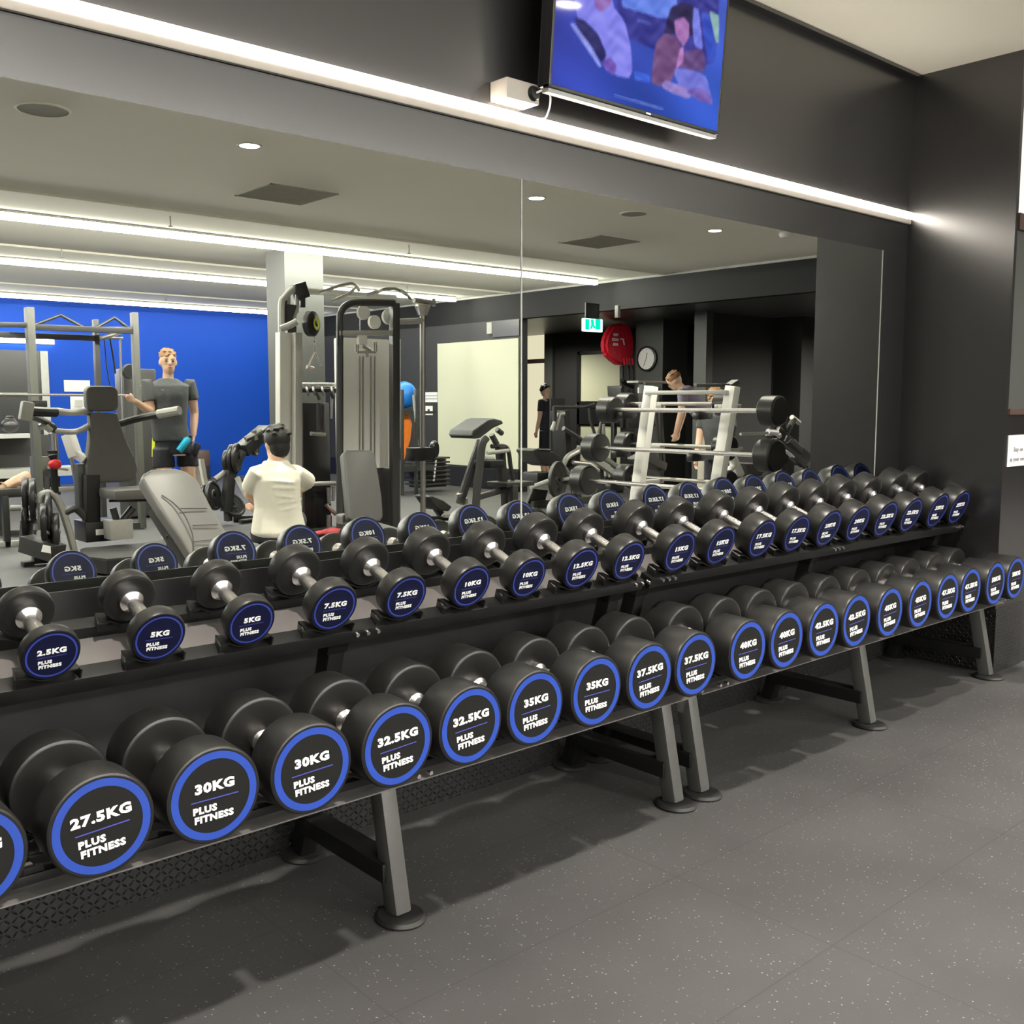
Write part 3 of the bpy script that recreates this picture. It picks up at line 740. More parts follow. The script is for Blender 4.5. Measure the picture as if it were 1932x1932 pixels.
for j in range(NZG + 1):
    g.append([bm.verts.new(tvm @ Vector((b_ + (TW - 2 * b_) * i / NXG, -0.0135, b_ + (TH - 2 * b_) * j / NZG))) for i in range(NXG + 1)])
cl = bm.loops.layers.float_color.new('picture')
for j in range(NZG):
    for i in range(NXG):
        f = bm.faces.new((g[j][i], g[j][i + 1], g[j + 1][i + 1], g[j + 1][i]))
        u = (b_ + (TW - 2 * b_) * (i + .5) / NXG) / TW; v = (b_ + (TH - 2 * b_) * (j + .5) / NZG) / TH
        cs = [pic(u + a * .0045, v + b * .0075) for a, b in ((-1, -.5), (.5, -1), (1, .5), (-.5, 1))]
        lin = s2l([sum(q[t_] for q in cs) / 4 for t_ in range(3)])
        for l in f.loops: l[cl] = (*lin, 1)
me = finish(bm, 'screen', False)
obj('screen', me, 'screen', tv)
# control box beside the television, with its cable
q0 = RP(958, 150, 2.66); q1 = RP(1020, 205, 2.66)
t = thing('wall_socket_box', 'beige metal box with a black plug, left of the television above the light strip', 'box', (q0.x + 0.08, 2.7, 2.44))
bm = box2((q0.x, 2.665, q1.z + 0.012), (q0.x + 0.150, YW - 0.001, q0.z + 0.012), 0.004); obj('housing', bm, 'beige', t)
bm = bmesh.new(); bm_lathe(bm, [(0, 0.014), (0.020, 0.014), (0.026, 0.004), (0.026, 0)], 24, axis_mtx((q0.x + 0.122, 2.665, (q0.z + q1.z) / 2 + 0.012), (0, -1, 0))); obj('plug', bm, 'blackpl', t)
cz = (q0.z + q1.z) / 2 + 0.012
tag(obj('cable', tube(curve_pts([(q0.x + 0.122, 2.65, cz), (q0.x + 0.15, 2.635, cz + 0.012), (q0.x + 0.178, 2.64, cz), (q0.x + 0.186, 2.65, cz - 0.035), (q0.x + 0.205, 2.69, cz - 0.060), (q0.x + 0.225, 2.735, cz - 0.05)]), 0.0035, 8), 'white'), 'short white cable looping from the beige box to the television', 'cable')
# notices on the right
p0 = RP(1890, 822, YE); p1 = RP(1888, 882, YE)
t = thing('paper_notice', 'white paper notice with two lines of text on the black wall at the right edge', 'notice', (p0.x + 0.2, YE, 1.2))
zz0 = p1.z; zz1 = RP(1890, 822, YE).z
obj('sheet', box2((XS + 0.045, YE - 0.004, zz0), (XS + 0.40, YE - 0.001, zz1)), 'paper', t, smooth=False)
for k, s in enumerate(('Stay on site', 'at your own risk')):
    text_obj('lettering', s, 0.034, 'ink', Matrix.Translation((XS + 0.20, YE - 0.0055, zz1 - 0.075 - 0.05 * k)) @ Matrix.Rotation(PI / 2, 4, 'X'), t, off=0.0004)
# ================================================================== PEOPLE HELPERS
def VZ(px, py, z):
    d = ray(px, py); t = (z - CAMZ) / d.z
    return Vector((d.x * t, 2 * YW - d.y * t, z))
def loft(bm, rings, n=20, cap=True):
    """rings: (centre, rx, ry, xdir, ydir)"""
    R = []
    for c, rx, ry, xd, yd in rings:
        R.append([bm.verts.new(Vector(c) + Vector(xd) * rx * math.cos(2 * PI * j / n) + Vector(yd) * ry * math.sin(2 * PI * j / n)) for j in range(n)])
    for a, b in zip(R, R[1:]):
        for j in range(n): bm.faces.new((a[j], a[(j + 1) % n], b[(j + 1) % n], b[j]))
    if cap: bm.faces.new(R[0][::-1]); bm.faces.new(R[-1])
def ellipsoid(bm, c, rx, ry, rz, xd=Vector((1, 0, 0)), yd=Vector((0, 1, 0)), zd=Vector((0, 0, 1)), n=20, lo=-1.0, hi=1.0):
    R = []
    K = 12
    for k in range(K + 1):
        h = lo + (hi - lo) * k / K; h = max(-0.995, min(0.995, h)); s = math.sqrt(1 - h * h)
        R.append((Vector(c) + zd * h * rz, rx * s, ry * s, xd, yd))
    loft(bm, R, n)
def fuse(bm, name, voxel=0.012, it=3):
    """merge overlapping closed forms into one continuous smooth skin"""
    bmesh.ops.recalc_face_normals(bm, faces=bm.faces)
    me = bpy.data.meshes.new(name); bm.to_mesh(me); bm.free()
    o = bpy.data.objects.new(name, me); COL.objects.link(o)
    m = o.modifiers.new('r', 'REMESH'); m.mode = 'VOXEL'; m.voxel_size = voxel
    s = o.modifiers.new('s', 'SMOOTH'); s.factor = 0.5; s.iterations = it
    dg = bpy.context.evaluated_depsgraph_get(); dg.update()
    out = bpy.data.meshes.new_from_object(o.evaluated_get(dg)); out.name = name
    bpy.data.objects.remove(o); bpy.data.meshes.remove(me)
    for p in out.polygons: p.use_smooth = True
    return out
def limb(bm, pts, rs, n=14): bm_tube(bm, curve_pts(pts, 4) if len(pts) > 2 else pts, interp_r(rs, 4) if len(pts) > 2 else rs, n)
def interp_r(rs, k):
    out = []
    for a, b in zip(rs, rs[1:]):
        for j in range(k): out.append(a + (b - a) * j / k)
    return out + [rs[-1]]
def hand(bm, wrist, d, side, palmn, s=1.0, curl=0.5):
    """palm and five bent fingers; d = finger direction, side = towards the thumb, palmn = palm normal"""
    d = d.normalized(); side = side.normalized(); palmn = palmn.normalized()
    loft(bm, [(wrist, .024 * s, .019 * s, side, palmn), (wrist + d * .035 * s, .038 * s, .016 * s, side, palmn), (wrist + d * .085 * s, .040 * s, .013 * s, side, palmn)], 14)
    for k, (off, ln) in enumerate(((.030, .070), (.010, .080), (-.010, .074), (-.030, .058))):
        b = wrist + d * .078 * s + side * off * s; p1 = b + (d * (1 - curl * .3) + palmn * curl * .6).normalized() * ln * .45 * s
        p2 = p1 + (d * (1 - curl) + palmn * curl * 1.2).normalized() * ln * .32 * s; p3 = p2 + (d * (0.6 - curl) + palmn * curl * 1.4).normalized() * ln * .25 * s
        bm_tube(bm, [b - d * .02 * s, b, p1, p2, p3], [.009 * s, .0092 * s, .0085 * s, .008 * s, .0065 * s], 8)
    b = wrist + d * .025 * s + side * .026 * s; p1 = b + (side * .8 + d * .6 + palmn * .3).normalized() * .040 * s; p2 = p1 + (d + palmn * .5 + side * .15).normalized() * .030 * s
    bm_tube(bm, [b - side * .01, b, p1, p2], [.012 * s, .012 * s, .010 * s, .008 * s], 8)
def head(bm, c, F, U, s=1.0):
    """head about centre c (at the ears), facing F, crown along U"""
    R = F.cross(U).normalized()
    ellipsoid(bm, c + U * .02 * s, .077 * s, .098 * s, .105 * s, R, F, U)
    ellipsoid(bm, c - U * .055 * s + F * .022 * s, .058 * s, .068 * s, .070 * s, R, F, U)
    loft(bm, [(c + U * .012 * s + F * .090 * s, .008 * s, .006 * s, R, F), (c - U * .012 * s + F * .104 * s, .011 * s, .013 * s, R, F), (c - U * .030 * s + F * .104 * s, .016 * s, .012 * s, R, F), (c - U * .036 * s + F * .090 * s, .010 * s, .008 * s, R, F)], 10)
    ellipsoid(bm, c - U * .058 * s + F * .088 * s, .022 * s, .009 * s, .010 * s, R, F, U, 10)
    for k in (-1, 1):
        ellipsoid(bm, c + R * k * .078 * s - U * .008 * s - F * .004, .010 * s, .018 * s, .031 * s, R, F, U, 10)
    return R
def face_parts(root, c, F, U, s=1.0, brow='hairbr'):
    R = F.cross(U).normalized()
    for k in (-1, 1):
        bm = bmesh.new(); ellipsoid(bm, c + R * k * .030 * s + F * .088 * s + U * .006 * s, .013 * s, .008 * s, .0065 * s, R, F, U, 10); obj('eye', bm, 'hairbk', root)
        bm = bmesh.new(); ellipsoid(bm, c + R * k * .031 * s + F * .091 * s + U * .026 * s, .020 * s, .006 * s, .0045 * s, R, F, U, 10); obj('eyebrow', bm, brow, root)
    bm = bmesh.new(); ellipsoid(bm, c - U * .056 * s + F * .096 * s, .021 * s, .004 * s, .0035 * s, R, F, U, 10); obj('mouth', bm, 'redbag', root)
def hair_cap(root, c, F, U, m, s=1.0, low=-0.15, back=0.012):
    """cap of hair: crown, back and sides, leaving the face free"""
    R = F.cross(U).normalized(); bm = bmesh.new()
    cc = c + U * .034 * s - F * back * s
    ellipsoid(bm, cc, .084 * s, .100 * s, .103 * s, R, F, U, 24, low, 0.995)
    if low < -0.3: ellipsoid(bm, c - F * .040 * s - U * .02 * s, .070 * s, .065 * s, .085 * s, R, F, U, 20)
    rnd = random.Random(3)
    for k in range(26):
        a = rnd.uniform(0, 2 * PI); h = rnd.uniform(0.2, 0.98); q = math.sqrt(1 - h * h)
        p = cc + R * .082 * s * q * math.cos(a) + F * .098 * s * q * math.sin(a) + U * .101 * s * h
        ellipsoid(bm, p, .016 * s, .022 * s, .011 * s, R, F, U, 8)
    me = fuse(bm, 'hair', 0.006, 2); obj('hair', me, m, root)
# ================================================================== PERSON STANDING BY THE POWER RACK (seen in the mirror)
def standing_man():
    Y = 10.25
    g = lambda px, py, dy=0: VP(px, py, Y + dy)
    F = (Vector((0, 2 * YW, 0)) - g(316, 700)); F = Vector((F.x * 0.55, F.y, 0)).normalized(); U = Vector((0, 0, 1)); R = F.cross(U).normalized()
    base = g(330, 900); foot = Vector((base.x, base.y, 0))
    t = thing('person', 'standing person in a dark t-shirt and black shorts holding a turquoise bottle', 'person', foot)
    hc = g(316, 683); s = 1.06
    bm = bmesh.new(); head(bm, hc, F, U, s)
    neck = g(316, 715); ch = g(315, 745); wa = g(318, 800); hp = g(328, 845)
    ch.y -= .0; 
    loft(bm, [(hc - U * .07, .052, .055, R, F), (neck, .056, .058, R, F), (neck - U * .03, .09, .065, R, F)], 16)
    loft(bm, [(neck - U * .01, .10, .07, R, F), (g(315, 727), .19, .10, R, F), (ch, .185, .12, R, F), (wa, .150, .105, R, F), (hp, .165, .115, R, F), (hp - U * .08, .15, .11, R, F)], 24)
    shL = g(276, 724); elL = g(284, 778, -.05); wrL = g(252, 756, -.28)
    shR = g(357, 724); elR = g(366, 780); wrR = g(364, 822, -.06)
    limb(bm, [shL, (shL + elL) / 2 + F * -.02, elL], [.062, .055, .043]); limb(bm, [elL, (elL * .6 + wrL * .4), wrL], [.044, .042, .029])
    limb(bm, [shR, (shR + elR) / 2, elR], [.062, .055, .043]); limb(bm, [elR, elR * .6 + wrR * .4, wrR], [.044, .042, .029])
    hand(bm, wrL, (g(243, 748, -.40) - wrL), U, -R, 1.0, .75)
    hand(bm, wrR, Vector((0.1, 0, -1)) - R * .2, F, R * -1, 1.0, .9)
    zk = 0.50
    for px_, kx in ((307, -1), (352, 1)):
        hpj = g(px_, 848); hpj.z = hp.z - .04
        kn = hpj.copy(); kn.z = zk + .03; kn += F * .03; an = kn.copy(); an.z = .09; an -= F * .03
        limb(bm, [hpj, (hpj + kn) / 2 + F * .02, kn, kn * .55 + an * .45 - F * .03, an], [.090, .078, .058, .056, .036])
        loft(bm, [(Vector((an.x, an.y, .10)) - F * .03, .035, .04, R, F), (Vector((an.x, an.y, .05)) + F * .02, .045, .10, R, F), (Vector((an.x, an.y, .012)) + F * .05, .045, .13, R, F)], 14)
        shoe = bmesh.new(); c_ = Vector((an.x, an.y, 0)) + F * .05
        loft(shoe, [(c_ + U * .001, .052, .145, R, F), (c_ + U * .03, .052, .142, R, F), (c_ + U * .06 - F * .02, .048, .11, R, F), (c_ + U * .10 - F * .06, .044, .06, R, F)], 18)
        obj('shoe', shoe, 'sock', t)
    me = fuse(bm, 'body', 0.010, 3); obj('body', me, 'skinlit', t)
    hair_cap(t, hc, F, U, 'hairbr', s, 0.10, .010); face_parts(t, hc, F, U, s)
    # t-shirt
    bm = bmesh.new()
    loft(bm, [(neck + U * .005, .088, .078, R, F), (neck - U * .035, .15, .098, R, F), (g(315, 728), .212, .122, R, F), (ch, .208, .140, R, F), (wa, .180, .128, R, F), (g(322, 822), .190, .135, R, F), (g(324, 832), .192, .137, R, F)], 28)
    seL = shL.lerp(elL, .62); seR = shR.lerp(elR, .55)
    bm_tube(bm, [shL + R * .05 + U * .022, shL + U * .006, shL.lerp(seL, .5), seL], [.03, .066, .070, .070], 16); bm_tube(bm, [shR - R * .05 + U * .022, shR + U * .006, shR.lerp(seR, .5), seR], [.03, .066, .070, .070], 16)
    obj('t_shirt', fuse(bm, 't_shirt', 0.011, 3), 'tshirt', t)
    bm = bmesh.new(); q = ch + F * .142 + U * .05; bm_box(bm, q + R * -.07, (.03, .004, .012)); obj('chest_logo', bm, 'trim', t)
    bm = bmesh.new()
    loft(bm, [(g(325, 826), .178, .130, R, F), (hp, .190, .135, R, F), (hp - U * .06, .195, .135, R, F)], 28)
    for px_ in (307, 352):
        hpj = g(px_, 848); hpj.z = hp.z
        loft(bm, [(hpj, .105, .115, R, F), (hpj - U * .12, .110, .115, R, F), (hpj - U * .20, .115, .115, R, F)], 20)
    obj('shorts', fuse(bm, 'shorts', 0.012, 2), 'shorts', t)
    # bottle and towel held by the figure
    a = g(337, 851, -.16); b = g(358, 822, -.16); d = (b - a).normalized(); L = (b - a).length
    bt = bmesh.new(); bm_lathe(bt, [(0, 0), (.034, 0), (.038, .01), (.038, L * .72), (.030, L * .80), (.022, L * .84), (.022, L * .9)], 24, axis_mtx(a, d))
    o = tag(obj('water_bottle', bt, 'bottle'), 'turquoise drink bottle held in the hand of the standing person', 'bottle')
    bt = bmesh.new(); bm_lathe(bt, [(.024, L * .88), (.026, L * .98), (.015, L * 1.04), (0, L * 1.04)], 20, axis_mtx(a, d)); obj('cap', bt, 'blackpl', o)
    bm = bmesh.new(); c_ = g(369, 848, -.10); bm_box(bm, c_, (.06, .05, .13), Matrix.Rotation(.4, 3, 'Y'), .015); tag(obj('pouch', bm, 'blackpl'), 'small black pouch hanging from the standing person hand beside the bottle', 'pouch')
    bm = bmesh.new()
    q = [g(336, 866, .12), g(384, 866, .12), g(392, 915, .12), g(350, 915, .12)]
    n = 10; V = [[bm.verts.new(q[0].lerp(q[1], i / n).lerp(q[3].lerp(q[2], i / n), j / n) + Vector((0, .03 * math.sin(i * 1.9), 0))) for i in range(n + 1)] for j in range(n + 1)]
    for j in range(n):
        for i in range(n): bm.faces.new((V[j][i], V[j][i + 1], V[j + 1][i + 1], V[j + 1][i]))
    ex = bmesh.ops.extrude_face_region(bm, geom=bm.faces[:]); bmesh.ops.translate(bm, vec=Vector((0, -.012, 0)), verts=[v for v in ex['geom'] if isinstance(v, bmesh.types.BMVert)])
    tag(obj('towel', bm, 'sock'), 'white towel hanging behind the legs of the standing person', 'towel')
standing_man()
# ================================================================== PERSON SITTING, SEEN FROM BEHIND
def sitting_man():
    Y = 6.45
    g = lambda px, py, dy=0: VP(px, py, Y + dy)
    F = Vector((0.12, -1, 0)).normalized(); U = Vector((0, 0, 1)); R = F.cross(U).normalized()
    hp = g(524, 992); 
    t = thing('person', 'person in a loose cream t-shirt sitting on a bench with their back to the mirror', 'person', (hp.x, hp.y, 0))
    s = 1.0; hc = g(523, 838) + F * .03; Fh = (F - U * .15 + R * .15).normalized(); Uh = (U + F * .15).normalized()
    bm = bmesh.new(); head(bm, hc, Fh, Uh, s)
    nb = g(519, 872); ch = g(520, 905); mid = g(522, 955)
    loft(bm, [(hc - U * .05 - F * .01, .055, .058, R, F), (nb, .060, .060, R, F)], 16)
    loft(bm, [(nb + U * .01, .07, .06, R, F), (g(519, 886), .13, .08, R, F), (ch, .145, .10, R, F), (mid, .13, .10, R, F), (hp, .165, .13, R, F), (hp - U * .06 + F * .03, .17, .16, R, F)], 24)
    # arms reach forward (away from the mirror)
    for a, e, w_ in ((g(483, 893), g(470, 932, .14), g(483, 950, .42)), (g(556, 893), g(579, 912, .16), g(562, 925, .45))):
        limb(bm, [a, (a + e) / 2, e], [.060, .052, .042]); limb(bm, [e, e.lerp(w_, .4), w_], [.042, .040, .028])
        hand(bm, w_, F - U * .3, U, R, .95, .6)
    shoes = []
    for k in (-1, 1):
        h0 = hp + R * k * .08 - U * .03; kn = h0 + F * .42 + R * (k * .04 - .18) + U * .02; an = kn + F * .02 - U * (kn.z - .10)
        limb(bm, [h0, (h0 + kn) / 2, kn], [.095, .082, .060]); limb(bm, [kn, kn.lerp(an, .4) - F * .02, an], [.058, .055, .036])
        sh = bmesh.new(); c_ = Vector((an.x, an.y, 0)) + F * .05
        loft(sh, [(c_ + U * .001, .05, .14, R, F), (c_ + U * .03, .05, .138, R, F), (c_ + U * .06 - F * .02, .046, .11, R, F), (c_ + U * .10 - F * .06, .042, .06, R, F)], 18); shoes.append(sh)
    obj('body', fuse(bm, 'body', 0.010, 3), 'skinlit', t)
    for sh in shoes: obj('shoe', sh, 'sock', t)
    hair_cap(t, hc, Fh, Uh, 'hairbk', 1.05, -0.45, .014)
    bm = bmesh.new()
    rnd = random.Random(5)
    rings = [(nb + U * .012, .085, .075, R, F), (g(519, 880), .115, .095, R, F), (g(519, 888), .155, .115, R, F), (ch, .172, .135, R, F), (g(521, 930), .168, .14, R, F), (mid, .162, .14, R, F), (g(523, 975), .178, .145, R, F), (g(524, 990), .19, .155, R, F), (g(524, 1002), .195, .165, R, F), (g(525, 1010), .18, .16, R, F)]
    loft(bm, rings, 32)
    for k, c_ in enumerate((-1, 1)):
        a, e = ((g(484, 893), g(472, 922, .10)), (g(555, 893), g(577, 908, .12)))[k]
        bm_tube(bm, [a.lerp(nb, .35), a, a.lerp(e, .5), e], [.045, .066, .070, .070], 18)
    # cloth folds sweeping across the back
    for y0, x0, x1, dy in ((905, 492, 552, 6), (918, 490, 556, 2), (932, 494, 560, 8), (948, 498, 562, -10), (962, 500, 560, -16), (975, 500, 562, -14), (988, 505, 565, -10), (968, 530, 566, -30), (982, 535, 568, -34)):
        pts = [g(x0 + (x1 - x0) * i / 6, y0 + dy * (i / 6) ** 1.3, 0) for i in range(7)]
        pts = [Vector((p.x, p.y + .140 * math.sqrt(max(.05, 1 - ((p.x - mid.x) / .166) ** 2)) - .006, p.z)) for p in pts]
        bm_tube(bm, pts, [.003, .008, .012, .013, .012, .008, .003], 8)
    obj('t_shirt', fuse(bm, 't_shirt', 0.008, 3), 'wshirt', t)
    bm = bmesh.new(); loft(bm, [(hp + U * .04, .17, .14, R, F), (hp - U * .04 + F * .02, .195, .175, R, F), (hp - U * .11 + F * .02, .185, .18, R, F)], 24)
    for k in (-1, 1):
        h0 = hp + R * k * .08 - U * .03; kn = h0 + F * .42 + R * (k * .04 - .18) + U * .02; bm_tube(bm, [h0, h0.lerp(kn, .85)], [.115, .095], 18)
    obj('shorts', fuse(bm, 'shorts', 0.012, 2), 'shorts', t)
    return hp
SIT = sitting_man()
# ================================================================== PEOPLE AT THE FAR RIGHT
def leaning_person(Y, hpx, label, shirt, hairm, lean=0.6, facing=Vector((-0.9, 0.3, 0)), trousers='shorts', s=1.0, armdown=True, hipx=None):
    U = Vector((0, 0, 1)); F = facing.normalized(); R = F.cross(U).normalized()
    hc = VP(hpx[0], hpx[1], Y); hip = hc - F * (.62 * math.sin(lean)) - U * (.66 * math.cos(lean)); hip.z = max(hip.z, .82)
    t = thing('person', label, 'person', (hip.x, hip.y, 0))
    ax = (hc - hip).normalized(); Fb = (F - ax * F.dot(ax)).normalized()
    Fh = (F * .8 - U * .6).normalized(); Uh = (U * .8 + F * .6).normalized()
    bm = bmesh.new(); head(bm, hc, Fh, Uh, s)
    nb = hip.lerp(hc, .80); sh = hip.lerp(hc, .72)
    loft(bm, [(hc - Uh * .04, .052, .055, R, Fb), (nb, .06, .06, R, Fb)], 14)
    loft(bm, [(nb, .08, .06, R, Fb), (sh, .17, .09, R, Fb), (hip.lerp(hc, .55), .17, .11, R, Fb), (hip.lerp(hc, .2), .14, .10, R, Fb), (hip, .16, .12, R, F), (hip - U * .07, .15, .11, R, F)], 20)
    for k in (-1, 1):
        a = sh + R * k * .18; e = a - U * .28 + F * .02 + R * k * .03; w_ = e - U * .24 + F * .06
        limb(bm, [a, (a + e) / 2, e], [.056, .05, .040]); limb(bm, [e, e.lerp(w_, .4), w_], [.041, .038, .027]); hand(bm, w_, -U + F * .2, F, -R * k, .95, .5)
        h0 = hip + R * k * .09 - U * .04; kn = Vector((h0.x, h0.y, .48)) + F * .05; an = Vector((kn.x, kn.y, .09)) - F * .04
        limb(bm, [h0, (h0 + kn) / 2, kn, kn.lerp(an, .45), an], [.088, .075, .056, .054, .036])
        loft(bm, [(Vector((an.x, an.y, .10)), .04, .045, R, F), (Vector((an.x, an.y, .05)) + F * .03, .045, .10, R, F), (Vector((an.x, an.y, .006)) + F * .05, .046, .13, R, F)], 12)
    obj('body', fuse(bm, 'body', 0.013, 3), 'skinlit', t)
    hair_cap(t, hc, Fh, Uh, hairm, s, -0.2, .012)
    face_parts(t, hc, Fh, Uh, s)
    bm = bmesh.new(); loft(bm, [(nb, .09, .07, R, Fb), (sh, .20, .115, R, Fb), (hip.lerp(hc, .5), .195, .13, R, Fb), (hip.lerp(hc, .1), .165, .125, R, Fb), (hip - U * .02, .18, .135, R, F)], 22)
    for k in (-1, 1):
        a = sh + R * k * .18; e = a - U * .17 + R * k * .02; bm_tube(bm, [a.lerp(nb, .3) , a, e], [.04, .066, .066], 14)
    obj('t_shirt', fuse(bm, 't_shirt', 0.014, 3), shirt, t)
    bm = bmesh.new(); loft(bm, [(hip + U * .04, .16, .12, R, F), (hip - U * .08, .18, .13, R, F)], 20)
    for k in (-1, 1):
        h0 = hip + R * k * .09 - U * .04; bm_tube(bm, [h0, Vector((h0.x, h0.y, .50 if trousers == 'shorts' else .14)) + F * .03], [.10, .085], 16)
    obj('trousers', fuse(bm, 'trousers', 0.014, 2), trousers, t)
leaning_person(8.45, (1272, 719), 'person with brown hair in a mauve t-shirt bending forward near the clock pillar', 'purple', 'hairbr', 0.75, Vector((-0.55, -0.8, 0)), 'khaki')
leaning_person(7.2, (1348, 752), 'person in a black shirt facing left, half hidden behind the barbell rack', 'tshirt', 'hairbr', 0.2, Vector((-0.9, 0.1, 0)))
leaning_person(13.2, (1029, 738), 'dark-clothed person standing in the lit doorway beside the mirror seam', 'shorts', 'hairbk', 0.05, Vector((-0.3, -0.9, 0)), 'shorts')
# forearm of somebody lying on a bench at the far left
# ================================================================== GYM EQUIPMENT SEEN IN THE MIRROR
def G(Y): return lambda px, py, dy=0: VP(px, py, Y + dy)
def drop(p, z=0.0): return Vector((p.x, p.y, z))
def plate_part(c, d, r, w_, parent, name='weight_plate', m='plate', holes=True):
    """cast plate: raised rim and hub"""
    bm = bmesh.new(); mt = axis_mtx(c, d)
    bm_lathe(bm, [(.026, -w_ / 2), (.06, -w_ / 2), (.07, -w_ * .25), (r * .78, -w_ * .25), (r * .84, -w_ / 2), (r - .006, -w_ / 2), (r, -w_ * .3), (r, w_ * .3), (r - .006, w_ / 2), (r * .84, w_ / 2), (r * .78, w_ * .25), (.07, w_ * .25), (.06, w_ / 2), (.026, w_ / 2), (.026, -w_ / 2)], 36, mt)
    o = obj(name, bm, m, parent)
    if holes:
        x = mt.to_3x3()
        for k in range(3):
            a = k * 2 * PI / 3 + .5
            b2 = bmesh.new()
            for s in (-1, 1):
                p = Vector(c) + x @ Vector((math.cos(a) * r * .52, math.sin(a) * r * .52, s * w_ * .27)); ellipsoid(b2, p, r * .17, r * .10, w_ * .06, (x @ Vector((-math.sin(a), math.cos(a), 0))), (x @ Vector((math.cos(a), math.sin(a), 0))), x @ Vector((0, 0, 1)), 12)
            obj('grip_slot', b2, 'blackpl', o)
    return o
def cushion(poly, d, m, parent, name, th=None, bev=.02):
    """upholstered pad: polygon extruded by d, with rounded edges"""
    bm = bmesh.new(); bm_prism(bm, poly, d)
    bmesh.ops.recalc_face_normals(bm, faces=bm.faces)
    bmesh.ops.bevel(bm, geom=bm.edges[:], offset=bev, segments=3, affect='EDGES', profile=.6)
    return obj(name, bm, m, parent)
def rrect(c, X, Z, w_, h, r, n=5, wtop=None):
    """rounded rectangle outline in plane X, Z"""
    wtop = wtop or w_; out = []
    for sx, sz, a0 in ((1, 1, 0), (-1, 1, 90), (-1, -1, 180), (1, -1, 270)):
        ww = wtop if sz > 0 else w_
        for k in range(n + 1):
            a = math.radians(a0 + 90 * k / n)
            out.append(Vector(c) + X * (sx * (ww / 2 - r) + r * math.cos(a)) + Z * (sz * (h / 2 - r) + r * math.sin(a)))
    return out
XH = Vector((1, 0, 0)); YH = Vector((0, 1, 0)); ZH = Vector((0, 0, 1))
# ------------------------------------------------ power rack
def power_rack():
    A = VZ(54, 580, 2.38); B = VZ(252, 590, 2.38); Cc = VZ(179, 603, 2.30)
    Y0 = 2 * YW - (A.y + B.y) / 2
    t = thing('power_rack', 'khaki grey power rack with pull-up bars in front of the blue wall', 'rack', drop((A + B) / 2))
    D = A + (Cc - B)
    for nm, p, m, w_ in (('front_upright', A, 'gframe', .11), ('front_upright', B, 'gframe', .09), ('rear_upright', Cc, 'dframe', .075), ('rear_upright', D, 'dframe', .075)):
        o = obj(nm, bar(drop(p, .01), p, w_, w_ * .7), m, t)
        bm = bmesh.new()
        for k in range(14): bm_tube(bm, [Vector((p.x, p.y + w_ * .36, .5 + k * .12)), Vector((p.x, p.y + w_ * .30, .5 + k * .12))], .012, 8)
        obj('peg_holes', bm, 'blackpl', o)
    for a, b in ((A, B), (Cc, D)):
        z = a.z - .20; obj('crossmember', bar((a.x, a.y, z), (b.x, b.y, z), .06, .06), 'dframe', t)
    for a, b in ((A, D), (B, Cc)):
        z = 2.2; obj('side_beam', bar((a.x, a.y, z), (b.x, b.y, z), .06, .05), 'dframe', t)
        obj('foot', bar(drop(a, .04), drop(b, .04), .07, .06), 'dframe', t)
    for (p0, p1) in ((A, A.lerp(B, .55)), (A.lerp(B, .6), B)):
        z = 2.32; m_ = p0.lerp(p1, .55)
        obj('pull_up_bar', tube([(p0.x, p0.y - .05, 2.18), (m_.x, m_.y - .05, z), (p1.x, p1.y - .05, 2.18)], .018), 'dframe', t)
    obj('pull_up_bar', tube([(A.x, A.y - .35, 2.12), (B.x, B.y - .35, 2.12)], .018), 'steel', t)
    # chrome edge strips, safety catches
    for p in (A, B):
        obj('j_hook', box((p.x + .03, p.y + .09, VP(60, 762, Y0).z), (.12, .12, .07), None, .01), 'blackpl', t)
    # lat arm and straps between the right-hand uprights
    g = G(Y0 + .3)
    obj('arm', tubes([([g(186, 640), g(205, 634), g(245, 622)], .022)]), 'steel', t)
    obj('strap', tubes([([g(207, 640), g(213, 675), g(217, 705)], .010), ([g(196, 640), g(200, 690), g(207, 730)], .006)]), 'blackpl', t)
    obj('guide_rod', tube([g(226, 640), g(230, 800)], .014), 'chrome', t)
    # olympic bar on the hooks
    g2 = G(Y0 - .12); b = thing('barbell', 'long chrome barbell resting across the power rack beside the standing person', 'barbell', g2(120, 746))
    a = g2(-20, 746); z = g2(100, 745).z; e = g2(240, 745); e.z = z; a.z = z
    obj('shaft', tube([a, e], .014), 'chrome', b); c_ = g2(50, 745); c_.z = z; obj('sleeve', tube([a - XH * .3, c_], .025), 'steel', b)
    # plate storage and low shelf behind
    t2 = thing('dip_station', 'grey weight bench base with a cut-out bracket, behind the shoulder press at the left', 'bench', drop(VP(75, 930, Y0 + .4)))
    g3 = G(Y0 + .5)
    obj('bracket', box2(g3(60, 862), g3(90, 900, .10), .01), 'gframe', t2); obj('beam', bar(g3(60, 925), g3(142, 922), .05), 'steel', t2)
    obj('crossbar', bar(g3(88, 882), g3(128, 886), .03), 'trim', t2); obj('leg', bar(g3(66, 900), drop(g3(66, 900)), .06), 'dframe', t2); obj('leg', bar(g3(86, 900), drop(g3(86, 900)), .06), 'dframe', t2)
    return Y0
PRY = power_rack()
